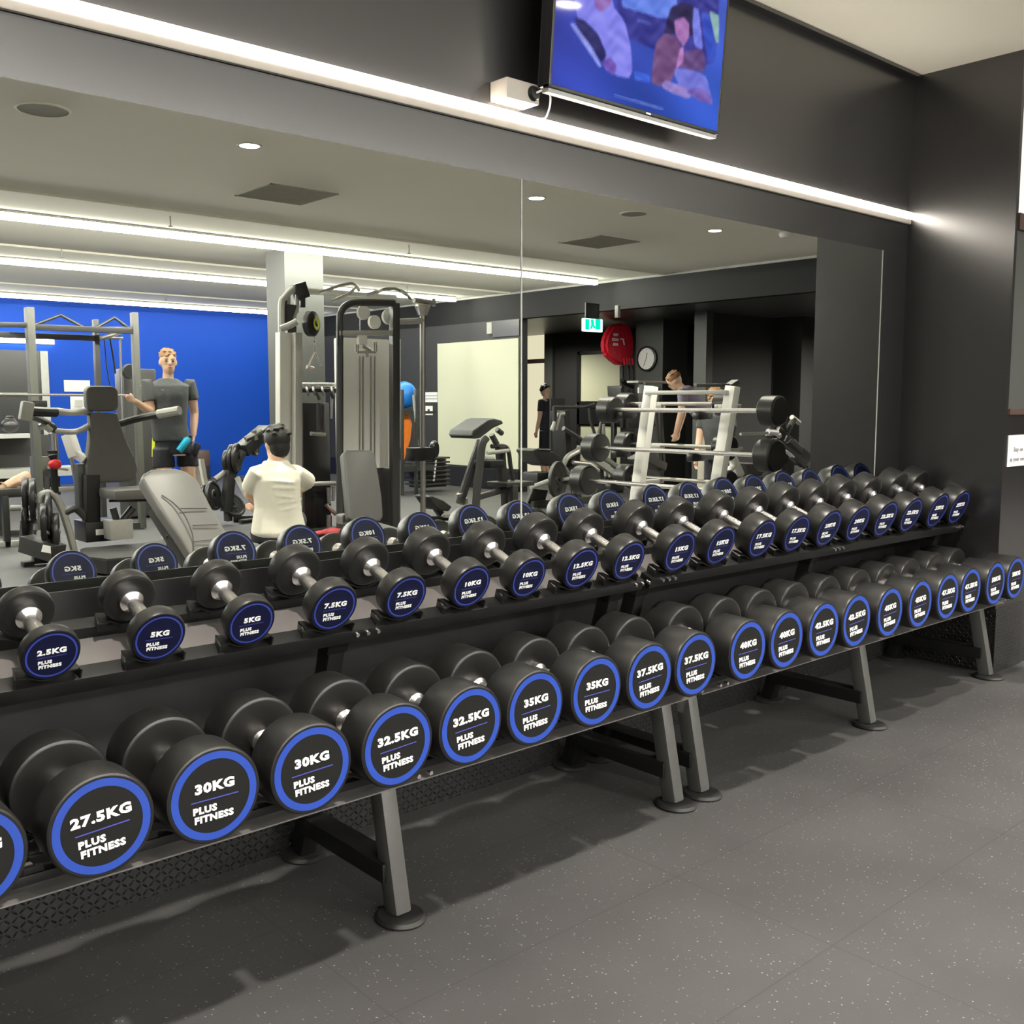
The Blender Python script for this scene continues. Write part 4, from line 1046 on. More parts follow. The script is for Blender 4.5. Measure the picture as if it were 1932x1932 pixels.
# far-left flat bench with a lying forearm
t = thing('flat_bench', 'flat bench at the left edge of the mirror with a forearm resting on it', 'bench', drop(VP(10, 930, 10.6)))
g = G(10.6)
obj('pad', box2(g(-40, 925), g(38, 933, .3), .02), 'pad', t); obj('leg', bar(g(8, 936), drop(g(8, 936)), .06), 'dframe', t); obj('foot', bar(drop(g(-30, 936), .03), drop(g(36, 936), .03), .06), 'trim', t)
bm = bmesh.new(); limb(bm, [g(10, 918, .12), g(30, 908, .12), g(52, 898, .16)], [.045, .055, .060]); hand(bm, g(12, 917, .12), g(0, 921, .12) - g(12, 917, .12), ZH, YH, .9, .5)
o = obj('person', fuse(bm, 'person', .010, 3), 'skinlit'); tag(o, 'bare forearm of a person lying on the bench at the left edge of the mirror', 'person')
# ------------------------------------------------ shoulder press machine
def shoulder_press():
    Y = 9.25; g = G(Y); t = thing('shoulder_press_machine', 'plate-loaded shoulder press machine with a tall grey seat back, left side of mirror', 'machine', drop(g(190, 1000)))
    cushion(rrect(g(193, 752), XH, ZH, .285, .225, .06), (0, -.09, 0), 'padlite', t, 'head_pad')
    pts = [(169, 779), (222, 779), (226, 800), (238, 830), (253, 860), (260, 885), (256, 902), (245, 909), (170, 912), (164, 905), (162, 880), (168, 840), (170, 810)]
    cushion([g(*p) for p in pts], (0, -.10, 0), 'padlite', t, 'seat_back', bev=.022)
    q = [g(183, 925, -.02), g(270, 918, -.02), g(268, 926, -.02), g(186, 936, -.02)]
    a, b = g(184, 918, -.45), g(268, 914, -.45)
    bm = bmesh.new(); bm_box(bm, (g(228, 922).x, g(228, 922, -.25).y, g(228, 926).z), (.46, .42, .09), None, .03); obj('seat', bm, 'padlite', t)
    # press arms
    obj('press_arm', tube(curve_pts([g(57, 776, -.3), g(100, 775, -.2), g(130, 778, -.1), g(170, 776, .1)]), .030), 'frame', t)
    obj('grip', tube([g(57, 776, -.3), g(104, 778, -.2)], .042), 'blackpl', t)
    obj('press_arm', tube(curve_pts([g(226, 799, .1), g(258, 790, 0), g(300, 781, -.2), g(332, 776, -.35)]), .034), 'dframe', t)
    obj('grip', tube([g(298, 781, -.2), g(338, 774, -.38)], .042), 'frame', t)
    obj('arm_block', box(g(49, 776, -.3), (.10, .08, .16), Matrix.Rotation(.2, 3, 'Y'), .02), 'trim', t)
    obj('lower_arm', tube(curve_pts([g(60, 786, -.2), g(85, 796), g(100, 806), g(98, 815)]), .028), 'dframe', t)
    obj('lower_arm', tube(curve_pts([g(98, 812), g(130, 815), g(150, 812), g(172, 800, .1)]), .026), 'frame', t)
    obj('linkage', tubes([([g(72, 806), g(84, 803)], .03), ([g(84, 803), g(96, 812)], .03)]), 'steel', t)
    # frame
    obj('pale_strut', bar(g(128, 820, .15), g(142, 862, .1), .11, .08), 'shroud', t)
    obj('pale_strut', bar(g(142, 856, .1), g(160, 868, .05), .09, .07), 'shroud', t)
    obj('rear_strut', bar(g(128, 830, .2), g(146, 935, .2), .03), 'steel', t)
    obj('shroud', bar(g(150, 875, .12), g(154, 965, .12), .12, .08), 'leg', t)
    obj('main_post', bar(g(170, 895, .02), g(171, 985, .02), .14, .12), 'padblack', t)
    obj('adjuster_post', tube([g(97, 818), g(99, 850)], .028), 'chrome', t); obj('adjuster_collar', tubes([([g(99, 850), g(99, 856)], .045), ([g(99, 858), g(100, 863)], .040)]), 'blackpl', t)
    bm = bmesh.new(); ellipsoid(bm, g(103, 876, -.05), .055, .05, .045); obj('knob', bm, 'extred', t)
    obj('adjuster_post', tube([g(100, 862), g(103, 930)], .030), 'blackpl', t)
    obj('curved_guard', tube(curve_pts([g(73, 948), g(76, 935), g(90, 930), g(103, 936), g(116, 960), g(126, 990), g(138, 1035), g(147, 1075)]), .032), 'frame', t)
    obj('curved_guard', tube(curve_pts([g(120, 968), g(135, 960), g(146, 962), g(165, 980), g(178, 990)]), .034), 'leg', t)
    d = Vector((1, .35, 0))
    for (px, py, r, dy) in ((48, 940, .19, .25), (62, 945, .20, .1), (47, 980, .17, .2), (106, 1010, .20, -.1), (92, 975, .22, 0), (82, 985, .16, -.25)):
        plate_part(g(px, py, dy), d, r, .045, t)
    obj('plate_horn', tubes([([g(20, 958, .2), g(60, 958, .1)], .026), ([g(72, 1006, -.2), g(110, 1002, -.1)], .026)]), 'trim', t)
    obj('pedestal', box2(g(160, 985, -.05), g(206, 1012, .25), .01), 'blackpl', t)
    obj('label_plate', box2(g(180, 999, -.062), g(199, 1008, -.055)), 'white', t)
    obj('beige_block', box2(g(207, 983, -.3), g(237, 1012, -.12), .01), 'trim', t)
    obj('seat_strut', tubes([([g(212, 958, -.2), g(220, 985, -.2)], .03), ([g(250, 958, -.2), g(228, 985, -.2)], .035), ([g(205, 945, -.2), g(275, 944, -.2)], .012)]), 'leg', t)
    # wide foot platform
    P = [Vector((q.x, q.y, .06)) for q in (VZ(150, 1050, 0.06), VZ(330, 1030, .06))]
    a = VZ(150, 1036, .13); b = VZ(332, 1020, .13); c = VZ(325, 1046, .13); e = VZ(200, 1058, .13); f = VZ(150, 1052, .13)
    bm = bmesh.new(); bm_prism(bm, [a, b, c, e, f], (0, 0, -.11)); obj('foot_platform', bm, 'blackpl', t, smooth=False)
    bm = bmesh.new(); cen = (a + b + c + e + f) / 5; bm_prism(bm, [p.lerp(cen, .05) + ZH * .012 for p in (a, b, c, e, f)], (0, 0, -.010)); obj('platform_top', bm, 'pad', t, smooth=False)
    obj('base_box', bar(g(48, 1024), g(110, 1044, -.3), .16, .14), 'leg', t); obj('label_plate', box(g(89, 1036, -.33), (.09, .006, .06), Matrix.Rotation(.3, 3, 'Y')), 'white', t)
    obj('base_foot', bar(drop(g(40, 1044), .02), drop(g(60, 1044), .02), .1, .04), 'rubber', t)
    obj('base_upright', bar(g(50, 985, .2), g(48, 1030, .1), .10, .08), 'dframe', t)
    obj('base_rail', bar(drop(g(60, 1040), .045), drop(g(190, 1010), .045), .08, .06), 'dframe', t)
shoulder_press()
# ------------------------------------------------ plate-loaded machine behind the sitter
def plate_machine():
    Y = 10.9; g = G(Y); t = thing('plate_loaded_machine', 'black machine loaded with round weight plates, left of the sitting person', 'machine', drop(g(440, 985)))
    obj('main_post', bar(g(433, 890), g(426, 965), .12, .10), 'dframe', t); obj('upper_arm', bar(g(455, 850), g(500, 812, .2), .16, .14), 'dframe', t)
    obj('arm', bar(g(432, 900), g(455, 850), .10), 'dframe', t); obj('strut', bar(g(446, 900, -.1), g(490, 985, -.3), .05), 'trim', t)
    obj('strut', bar(g(455, 905, -.1), g(495, 972, -.3), .06), 'blackpl', t); obj('side_arm', tubes([([g(405, 905), g(425, 890), g(440, 888)], .035), ([g(462, 828), g(475, 822), g(492, 812)], .030), ([g(478, 812), g(482, 830)], .03)]), 'steel', t)
    for (px, py, r, dy, d) in ((437, 865, .165, 0, (1, .9, 0)), (446, 863, .165, -.1, (1, .9, 0)), (427, 870, .13, .05, (1, .9, 0)), (402, 935, .17, 0, (.8, 1, .2)), (392, 936, .17, .1, (.8, 1, .2)), (437, 952, .17, .05, (.3, 1, .8)), (480, 840, .13, .1, (1, 1, 0))):
        plate_part(g(px, py, dy), Vector(d), r, .045, t)
    obj('base', bar(drop(g(440, 985, .2), .04), drop(g(500, 970), .04), .10, .07), 'dframe', t); obj('base', bar(drop(g(430, 985), .04), g(428, 945), .09, .07), 'dframe', t)
    q = thing('floor_bar', 'short black bar lying on the floor between the big bench and the sitter', 'bar', drop(VZ(455, 983, .02)))
    obj('shaft', tube([VZ(452, 984, .03), VZ(475, 981, .03)], .026), 'leg', q)
plate_machine()
# ------------------------------------------------ incline benches
def big_bench():
    Y = 5.75; g = G(Y); t = thing('incline_bench', 'large grey incline bench with stitched panels, leaning up just left of the sitter', 'bench', drop(g(420, 1090)))
    L = [(265, 905, .35), (268, 893, .36), (285, 884, .37), (330, 882, .37), (350, 888, .36), (372, 905, .33), (400, 960, .15), (430, 1010, 0), (456, 1052, -.12), (470, 1090, -.22), (392, 1100, -.22), (365, 1058, -.12), (335, 1010, 0), (300, 960, .15)]
    pts = [g(a, b, c) for a, b, c in L]
    n = (pts[3] - pts[12]).cross(pts[7] - pts[12]).normalized()
    if n.y > 0: n = -n
    cushion(pts, n * .075, 'padlite', t, 'back_pad', bev=.02)
    fr = -n * .006
    def seam(l): return tube(curve_pts([g(a, b, c) + fr for a, b, c in l], 5), .0035, 6)
    o = t
    for l in ([(303, 935, .235), (325, 950, .18), (345, 972, .10), (358, 1000, .02), (362, 1020, -.02), (363, 1045, -.09)], [(338, 960, .145), (388, 960, .145)], [(362, 992, .055), (408, 990, .055)], [(364, 1022, -.03), (430, 1016, -.03)]):
        obj('seam', seam(l), 'dframe', t)
    bk = n * .10
    obj('frame_rail', bar(g(300, 940, .25) + bk, g(400, 1100, -.2) + bk, .06, .08), 'dframe', t)
    obj('support_strut', bar(g(330, 985, .1) + bk, drop(g(345, 1040, .35) + bk * 2, .05), .05, .06), 'dframe', t)
    obj('seat_pad', box((g(455, 1095).x + .05, g(455, 1095, -.45).y, .46), (.34, .40, .08), None, .03), 'padlite', t)
    q = g(400, 1100, -.2)
    obj('base_beam', bar((q.x - .05, q.y - .55, .10), (q.x + .1, q.y + .75, .10), .08, .08), 'dframe', t)
    for yy in (-.5, .7): obj('foot', bar((q.x - .28, q.y + yy, .03), (q.x + .32, q.y + yy, .03), .06, .05), 'rubber', t)
    obj('seat_post', bar((q.x + .05, q.y + .2, .12), (q.x + .07, q.y + .2, .43), .07, .07), 'dframe', t)
big_bench()
def flat_bench():
    Y = SIT.y; g = lambda px, py: VP(px, py, 2 * YW - Y)
    t = thing('flat_bench', 'low bench with a pale frame under the sitting person', 'bench', drop(SIT))
    z = SIT.z - .20
    obj('pad', box((SIT.x, SIT.y - .25, z), (.30, 1.0, .08), None, .03), 'pad', t)
    obj('leg', bar((SIT.x - .06, SIT.y + .22, z - .04), (SIT.x - .12, SIT.y + .26, .02), .05), 'shroud', t); obj('leg', bar((SIT.x + .06, SIT.y + .22, z - .04), (SIT.x + .12, SIT.y + .26, .02), .05), 'shroud', t)
    obj('end_plate', box((SIT.x, SIT.y + .255, z - .03), (.30, .02, .10), None, .015), 'shroud', t)
    obj('leg', bar((SIT.x, SIT.y - .65, z - .04), (SIT.x, SIT.y - .68, .02), .06), 'shroud', t); obj('beam', bar((SIT.x, SIT.y - .68, .06), (SIT.x, SIT.y + .26, .06), .05), 'shroud', t)
flat_bench()
def bench_b():
    Y = 6.75; g = G(Y); t = thing('incline_bench', 'dark grey adjustable bench set upright in front of the cable machine', 'bench', drop(g(710, 1020)))
    pts = [g(646, 855, .20), g(652, 848, .20), g(700, 848, .20), g(706, 856, .19), (g(714, 900, .08)), g(720, 940, -.02), g(722, 975, -.10), g(716, 984, -.12), g(664, 984, -.12), g(657, 976, -.10)]
    n = (pts[2] - pts[9]).cross(pts[6] - pts[9]).normalized()
    if n.y > 0: n = -n
    cushion(pts, n * .07, 'pad', t, 'back_pad', bev=.018)
    c = g(735, 994, -.45)
    bm = bmesh.new(); bm_box(bm, (c.x - .02, c.y - .12, .43), (.30, .42, .075), Matrix.Rotation(-.08, 3, 'X') @ Matrix.Rotation(.12, 3, 'Y'), .03); obj('seat_pad', bm, 'pad', t)
    obj('hinge', box(g(652, 978, .05), (.14, .1, .08), None, .02), 'steel', t)
    b = drop(g(700, 1010)); obj('base_beam', bar((b.x, b.y - .7, .08), (b.x + .1, b.y + .5, .08), .07), 'dframe', t)
    obj('post', bar((b.x, b.y - .1, .1), (b.x + .02, b.y - .05, .46), .07), 'dframe', t); obj('back_strut', bar((b.x, b.y - .6, .1), g(690, 920, .2) + n * .1, .05), 'dframe', t)
    for yy in (-.68, .48): obj('foot', bar((b.x - .25, b.y + yy, .03), (b.x + .3, b.y + yy, .03), .06, .05), 'rubber', t)
bench_b()
# ------------------------------------------------ dual cable machine
def cable_machine():
    Y = 9.35; g = G(Y); t = thing('cable_machine', 'tall dual cable machine with pale weight-stack shrouds in front of the pillar', 'machine', drop(g(690, 1000)))
    zf = .02
    obj('left_shroud', bar(g(536, 628), g(536, 1000), .10, .16), 'shroud', t, smooth=True); obj('guide_rail', bar(g(559, 628, -.1), g(559, 1005, -.1), .085, .08), 'frame', t)
    obj('inner_post', bar(g(548, 575), g(548, 1003), .05, .10), 'dframe', t)
    obj('corner_tube', tube(curve_pts([g(530, 640), g(530, 575), g(536, 562), g(549, 548), g(562, 542), g(576, 547)]), .035), 'frame', t)
    obj('corner_cap', bar(g(555, 552), g(575, 546), .11, .16), 'blackpl', t)
    obj('top_slot', bars([(g(534, 566), g(534, 622), .05), (g(569, 556), g(569, 580), .05)]), 'blackpl', t)
    obj('pulley_guide', tubes([([g(543, 560), g(543, 625)], .022), ([g(560, 556), g(558, 590)], .024), ([g(558, 582), g(552, 600), g(560, 612)], .03)]), 'trim', t)
    obj('top_beam', tube([g(572, 549), g(640, 553), g(700, 559), g(745, 562)], .034), 'frame', t)
    # pull-up grips over the beam
    for a, b, c in (((600, 552), (660, 535), (676, 548)), ((625, 568), (655, 555), (672, 540)), ((690, 556), (740, 544), (764, 556)), ((705, 556), (722, 546), (748, 543)), ((745, 545), (762, 552), (775, 566)), ((770, 566), (790, 573), (815, 570))):
        obj('pull_up_grip', tube(curve_pts([g(*a, -.12), g(*b, -.2), g(*c, -.1)]), .018), 'steel', t)
    # swivel pulley with its chain and handle
    obj('pulley_arm', tube(curve_pts([g(529, 620, -.1), g(545, 614, -.15), g(560, 606, -.2)]), .035), 'frame', t)
    bm = bmesh.new(); bm_lathe(bm, [(0, -.045), (.10, -.045), (.125, -.03), (.128, 0), (.125, .03), (.10, .045), (0, .045)], 32, axis_mtx(g(586, 611, -.3), Vector((.5, .9, 0)))); obj('pulley', bm, 'blackpl', t)
    bm = bmesh.new(); bm_lathe(bm, [(.030, .05), (.062, .05)], 24, axis_mtx(g(588, 611, -.3), Vector((.5, .9, 0)))); obj('pulley_emblem', bm, 'yellow', t)
    bm = bmesh.new()
    for k in range(5): bm_tube(bm, [g(591 + (k % 2), 636 + k * 6, -.3), g(592 + (k % 2), 641 + k * 6, -.3)], .010, 6)
    obj('chain', bm, 'chrome', t)
    obj('triangle_handle', tubes([([g(593, 665, -.3), g(581, 692, -.3)], .014), ([g(593, 665, -.3), g(606, 693, -.3)], .010), ([g(578, 692, -.3), g(590, 696, -.3)], .022)]), 'chrome', t)
    # horizontal racks with hanging attachments
    obj('accessory_rail', tube([g(566, 726), g(636, 726)], .024), 'chrome', t); obj('accessory_rail', tube([g(566, 914), g(636, 911)], .024), 'steel', t)
    obj('accessory_bracket', box2(g(568, 732, .02), g(632, 741, .08), .01), 'blackpl', t)
    rn = random.Random(4)
    for px in (577, 589, 606, 624):
        obj('hook', tube(curve_pts([g(px, 731, -.05), g(px + 2, 738, -.1), g(px + 4, 745, -.06)]), .012), 'steel', t)
    obj('rope_handle', tubes([([g(596, 740, -.08), g(602, 755, -.1)], .016), ([g(622, 738, -.08), g(628, 752, -.1)], .018), ([g(600, 760, -.05), g(600, 812, -.05)], .02), ([g(608, 765, -.05), g(607, 812, -.05)], .016)]), 'leg', t)
    obj('straight_bar', tubes([([g(585, 818, -.1), g(612, 820, -.1)], .022), ([g(625, 745), g(624, 790)], .014)]), 'steel', t)
    obj('stack_cover', box2(g(569, 760, .15), g(611, 1003, .3), .01), 'blackpl', t)
    obj('low_handles', tubes([([g(618, 920, -.05), g(620, 950, -.05)], .02), ([g(628, 918), g(627, 945)], .016), ([g(614, 952, -.05), g(632, 970, -.05)], .022), ([g(620, 972), g(620, 1000)], .03)]), 'steel', t)
    # middle tower with the weight stack
    obj('tower_frame', tube(curve_pts([g(640, 1010, -.35), g(640, 800, -.35), g(640, 620, -.35), g(642, 590, -.35), g(655, 575, -.35), g(680, 571, -.35), g(742, 572, -.35)], 4), .038), 'leg', t)
    obj('tower_post', bar(g(743, 572, -.35), g(743, 1003, -.35), .075, .09), 'leg', t); obj('tower_post', tube([g(751, 640, -.2), g(751, 1000, -.2)], .022), 'chrome', t)
    obj('tower_crossbar', bar(g(636, 629, -.35), g(742, 628, -.35), .07, .05), 'frame', t)
    c = rrect(g(691, 762, -.1), XH, ZH, g(735, 700, -.1).x - g(647, 700, -.1).x, g(690, 640, -.1).z - g(690, 885, -.1).z, .02, 3)
    bm = bmesh.new(); bm_prism(bm, c, (0, -.16, 0)); obj('stack_shroud', bm, 'shroud', t)
    obj('shroud_groove', bars([(g(px, 672, -.118), g(px, 880, -.118), w_, .01) for px, w_ in ((678, .012), (684, .02), (699, .02), (706, .012))], .001), 'trim', t)
    obj('stack_panel', box2(g(650, 888, -.1), g(733, 985, .05), .01), 'leg', t)
    for px, py, r in ((684, 590, .075), (705, 608, .072), (732, 598, .080)):
        bm = bmesh.new(); bm_lathe(bm, [(0, -.018), (r * .3, -.022), (r * .35, -.010), (r - .014, -.008), (r, -.018), (r - .006, 0), (r, .018), (r - .014, .008), (0, .01)], 28, axis_mtx(g(px, py, -.25), YH)); obj('white_pulley', bm, 'shroud', t)
    obj('cable', tube([g(678, 590, -.25), g(678, 640, -.25)], .004, 6), 'chrome', t)
    obj('swivel_block', box2(g(676, 632, -.42), g(688, 650, -.38), .006), 'shroud', t); obj('swivel_block', tubes([([g(672, 650, -.42), g(672, 664, -.42)], .02), ([g(672, 664, -.42), g(707, 664, -.42)], .014), ([g(707, 664, -.42), g(706, 646, -.42)], .02), ([g(682, 652, -.42), g(698, 662, -.42)], .02), ([g(690, 664, -.42), g(692, 674, -.42)], .016)]), 'steel', t)
    # right-hand arm: tube, floor pole, pulley carriage
    obj('side_beam', tube([g(748, 607, -.3), g(796, 605, -.3)], .034), 'frame', t)
    bm = bmesh.new(); bm_lathe(bm, [(0, -.06), (.05, -.06), (.085, .03), (.08, .05), (0, .05)], 24, axis_mtx(g(796, 584, -.3), ZH)); obj('pole_cap', bm, 'steel', t)
    obj('top_clamp', tubes([([g(780, 566, -.3), g(818, 572, -.3)], .03), ([g(817, 563, -.3), g(818, 578, -.3)], .02)]), 'steel', t)
    obj('floor_pole', tube([g(796, 596, -.3), g(796, 800, -.3), drop(g(797, 990, -.3), .01)], .032), 'steel', t)
    obj('carriage', box2(g(780, 845, -.38), g(802, 868, -.22), .02), 'blackpl', t)
    bm = bmesh.new(); bm_lathe(bm, [(0, -.03), (.085, -.03), (.10, -.015), (.10, .015), (.085, .03), (0, .03)], 28, axis_mtx(g(818, 848, -.3), Vector((.55, .85, 0)))); obj('carriage_pulley', bm, 'blackpl', t)
    bm = bmesh.new()
    for k in range(6): bm_tube(bm, [g(822 - k * .8, 868 + k * 7, -.3), g(821 - k * .8, 873 + k * 7, -.3)], .012, 6)
    obj('chain', bm, 'chrome', t)
    for a, b in (((536, 1005), (640, 1008)), ((640, 1008), (750, 1003))): obj('base_beam', bar(drop(g(*a, -.1), .05), drop(g(*b, -.1), .05), .1, .08), 'dframe', t)
    obj('base_beam', bar(drop(g(748, 1000, -.1), .05), drop(g(797, 990, -.3), .03), .06, .05), 'dframe', t)
cable_machine()
bm = bmesh.new(); q = VZ(628, 1018, .0); rn = random.Random(2)
for k in range(14):
    p = q + Vector((rn.uniform(-.28, .32), rn.uniform(-.1, .12), .05 + rn.uniform(0, .04))); ellipsoid(bm, p, rn.uniform(.04, .12), rn.uniform(.04, .09), rn.uniform(.02, .06))
tag(obj('gym_towel', fuse(bm, 'gym_towel', .012, 2), 'redbag'), 'crumpled faded red cloth on the floor at the foot of the cable machine', 'towel')
# ------------------------------------------------ storage by the right-hand wall, behind the cable machine
g = G(12.6)
t = thing('storage_stand', 'black storage stand holding exercise balls, behind the right post of the cable machine', 'stand', drop(g(768, 880)))
obj('post', bar(g(784, 735), drop(g(784, 890)), .05), 'dframe', t); obj('post', bar(g(757, 735), drop(g(757, 890)), .05), 'dframe', t)
obj('shelf', box2(g(755, 776), g(786, 780, .5)), 'dframe', t, smooth=False); obj('shelf', box2(g(755, 880), g(786, 884, .5)), 'dframe', t, smooth=False)
bm = bmesh.new(); ellipsoid(bm, g(762, 745, .3), .19, .19, .21); tag(obj('exercise_ball', bm, 'ballblue'), 'bright blue exercise ball between the cable machine posts', 'ball')
bm = bmesh.new(); loft(bm, [(g(760, 778, .2), .09, .07, XH, YH), (g(765, 800, .2), .10, .08, XH, YH), (g(764, 830, .2), .08, .07, XH, YH), (g(757, 872, .2), .03, .03, XH, YH)], 16); tag(obj('orange_bag', bm, 'orange'), 'long orange bag hanging under the blue exercise ball', 'bag')
bm = bmesh.new(); loft(bm, [(g(751, 785, .15), .05, .04, XH, YH), (g(754, 805, .15), .06, .05, XH, YH), (g(752, 830, .15), .03, .03, XH, YH)], 12); tag(obj('resistance_band', bm, 'teal'), 'teal resistance band hanging beside the orange bag', 'band')
bm = bmesh.new(); bm_tube(bm, [g(779, 745), g(783, 790), g(787, 840)], .02); tag(obj('pale_pole', bm, 'trim'), 'thin pale pole leaning beside the orange bag', 'pole')
g = G(12.9)
for k in range(7):
    z0 = .10 + k * .068
    t = thing('step_platform', '%s black aerobic step of the stack at the foot of the dark wall' % ('lowest', 'second lowest', 'third lowest', 'middle', 'third highest', 'second highest', 'topmost')[k], 'step', (g(805, 890).x, g(805, 890).y, z0), 0, 'stacked aerobic steps')
    a = g(775, 880); b = g(836, 880)
    obj('top', box(((a.x + b.x) / 2, a.y, z0 + .025), (b.x - a.x, .35, .03), None, .01), 'dframe', t); obj('riser', box(((a.x + b.x) / 2, a.y, z0 - .010), (b.x - a.x - .1, .28, .032), None, .01), 'blackpl', t)
# notices on walls
def notice(name, a, b, label, m='paper', cat='notice', lines=()):
    t = thing(name, label, cat, (a + b) / 2); 
    obj('sheet', box2(a, b), m, t, smooth=False); return t
def wall_notice(px0, py0, px1, py1, label, name='paper_notice', x=10.69, cat='notice'):
    a = VX(px0, py0, x); b = VX(px1, py1, x); zc = (a.z + b.z) / 2; h = abs(VX(px0, py0, x).z - VX(px0, py1, x).z)
    t = thing(name, label, cat, ((x - .01), (a.y + b.y) / 2, zc))
    obj('sheet', box2((x - .012, a.y, zc - h / 2), (x - .002, b.y, zc + h / 2)), 'paper', t, smooth=False)
    return t, a, b, zc, h
t, a, b, zc, h = wall_notice(801, 740, 825, 759, 'white paper notice on the dark wall left of the cream panel')
for k in (-.2, .1): obj('printed_line', box2((10.675, a.y - .02 if a.y > b.y else a.y + .02, zc + h * k), (10.677, b.y, zc + h * k + .012)), 'ink', t, smooth=False)
t, a, b, zc, h = wall_notice(803, 766, 816, 783, 'small white wall switch below the paper notice, left of the cream panel', 'wall_switch', cat='switch')
obj('button', box((10.672, (a.y + b.y) / 2, zc), (.01, .05, .05), None, .004), 'blackpl', t)
g = G(18.17)
def blue_notice(px0, py0, px1, py1, label):
    a = g(px0, py0); b = g(px1, py1); t = thing('paper_notice', label, 'notice', ((a.x + b.x) / 2, -12.69, (a.z + b.z) / 2))
    obj('sheet', box2((a.x, -12.698, a.z), (b.x, -12.690, b.z)), 'paper', t, smooth=False); return t, a, b
blue_notice(121, 717, 171, 739, 'wide white notice on the blue wall, above the smaller one')
t, a, b = blue_notice(133, 748, 163, 774, 'smaller white poster on the blue wall below the wide notice'); obj('print', box2(a.lerp(b, .25) + YH * .012, a.lerp(b, .75) + YH * .010), 'trim', t, smooth=False)
a = VP(372, 850, 17.6); b = VP(396, 878, 17.6)
t = thing('red_box', 'small brownish red box against the blue wall behind the standing person', 'box', drop((a + b) / 2)); obj('body', box2(a, (b.x, b.y - .3, b.z), .01), 'brown', t); obj('stand', box2((a.x, a.y, 0), (b.x, a.y - .3, b.z - .005), .01), 'blackpl', t)
# grey cabinet behind the standing person
a = VP(232, 695, 12.2); b = VP(262, 870, 12.2); t = thing('equipment_tower', 'grey weight-stack tower behind the standing person, left of their shoulder', 'machine', drop((a + b) / 2)); obj('cover', box2((a.x, a.y, .02), (b.x + .25, a.y - .3, a.z), .02), 'leg', t)
bm = bmesh.new(); bm_lathe(bm, [(0, -.04), (.08, -.04), (.09, 0), (.08, .04), (0, .04)], 24, axis_mtx(VP(243, 701, 12.0), YH)); obj('pulley', bm, 'blackpl', t)
bm = bmesh.new(); bm_tube(bm, [VP(289, 826, 10.9), VP(288, 862, 10.9)], .016); tag(obj('yellow_strap', bm, 'yellow'), 'yellow strap hanging left of the standing person at hip height', 'strap')
# barn of dark kit under the far glossy panel
g = G(14.0); t = thing('weight_rack', 'low dark storage rack behind the power rack at the left edge of the mirror', 'rack', drop(g(25, 900)))
obj('top_shelf', box2(g(-30, 821), g(52, 824, .5)), 'trim', t, smooth=False); obj('back_panel', box2((g(-30, 824).x, g(0, 824, .45).y, .15), (g(130, 824).x, g(0, 824, .5).y, g(0, 824).z)), 'dframe', t, smooth=False)
obj('bottom_shelf', box2(g(-30, 888), g(140, 892, .5)), 'trim', t, smooth=False); obj('side_panel', box2((g(-30, 824).x, g(0, 0).y, .01), (g(-24, 824).x, g(0, 0, .5).y, 1.0)), 'dframe', t, smooth=False)
bm = bmesh.new(); ellipsoid(bm, g(18, 803, .2), .11, .1, .09); bm_tube(bm, [g(8, 796, .2), g(12, 786, .2), g(24, 786, .2), g(28, 796, .2)], .016); tag(obj('kettlebell', fuse(bm, 'kettlebell', .01, 1), 'plate'), 'black kettlebell on the low shelf at the left edge of the mirror', 'kettlebell')
# ------------------------------------------------ preacher curl bench
def preacher():
    Y = 8.75; g = G(Y); t = thing('preacher_curl_bench', 'black preacher curl bench with a sloping arm pad in front of the cream panel', 'bench', drop(g(900, 985)))
    c = [g(888, 822, .05), g(891, 812, .08), g(920, 792, .2), g(930, 789, .24), (g(946, 793, .26)), g(949, 799, .24), g(930, 808, .15), g(905, 827, .03), g(893, 828, .02)]
    cushion(c, (0, -.42, 0), 'padblack', t, 'arm_pad', bev=.02)
    obj('pad_post', tubes([([g(926, 820, -.2), g(936, 838, -.2)], .035), ([g(936, 810, -.2), g(946, 818, -.2)], .03)]), 'leg', t)
    obj('front_leg', tube(curve_pts([g(906, 832), g(896, 860), g(884, 895), g(866, 950)]), .050), 'dframe', t)
    obj('front_leg', tube(curve_pts([g(916, 826, -.25), g(908, 840, -.25), g(904, 880, -.25), g(898, 930, -.25), g(896, 985, -.25)]), .046), 'leg', t)
    obj('rear_post', bar(g(942, 842, -.1), g(947, 912, -.1), .09, .08), 'dframe', t)
    obj('guard_tube', tube(curve_pts([g(926, 842, -.1), g(950, 842, -.1), g(958, 852, -.1), g(962, 880, -.1), (g(967, 908, -.1))]), .026), 'dframe', t)
    obj('crossbar', tubes([([g(918, 855, -.2), g(958, 850, -.2)], .022), ([g(912, 864, -.2), g(930, 866, -.2)], .024)]), 'trim', t)
    obj('seat_pad', box(g(921, 875, -.2), (.20, .3, .09), None, .02), 'padblack', t)
    obj('diagonal_beam', bar(g(900, 938, -.2), g(962, 920, -.2), .07, .06), 'leg', t); obj('platform', box(g(962, 912, -.2), (.42, .35, .05), None, .01), 'dframe', t)
    obj('rear_leg', bar(g(952, 915, -.05), drop(g(955, 965, -.05), .02), .09, .08), 'dframe', t); obj('rear_leg', bar(g(966, 915, -.35), drop(g(968, 960, -.35), .02), .09, .08), 'dframe', t)
    obj('adjuster', tubes([([g(866, 930), g(872, 945)], .04), ([g(876, 940), g(880, 962)], .03)]), 'steel', t)
    obj('base', bar(drop(g(862, 975), .04), drop(g(965, 960), .04), .10, .07), 'dframe', t)
preacher()
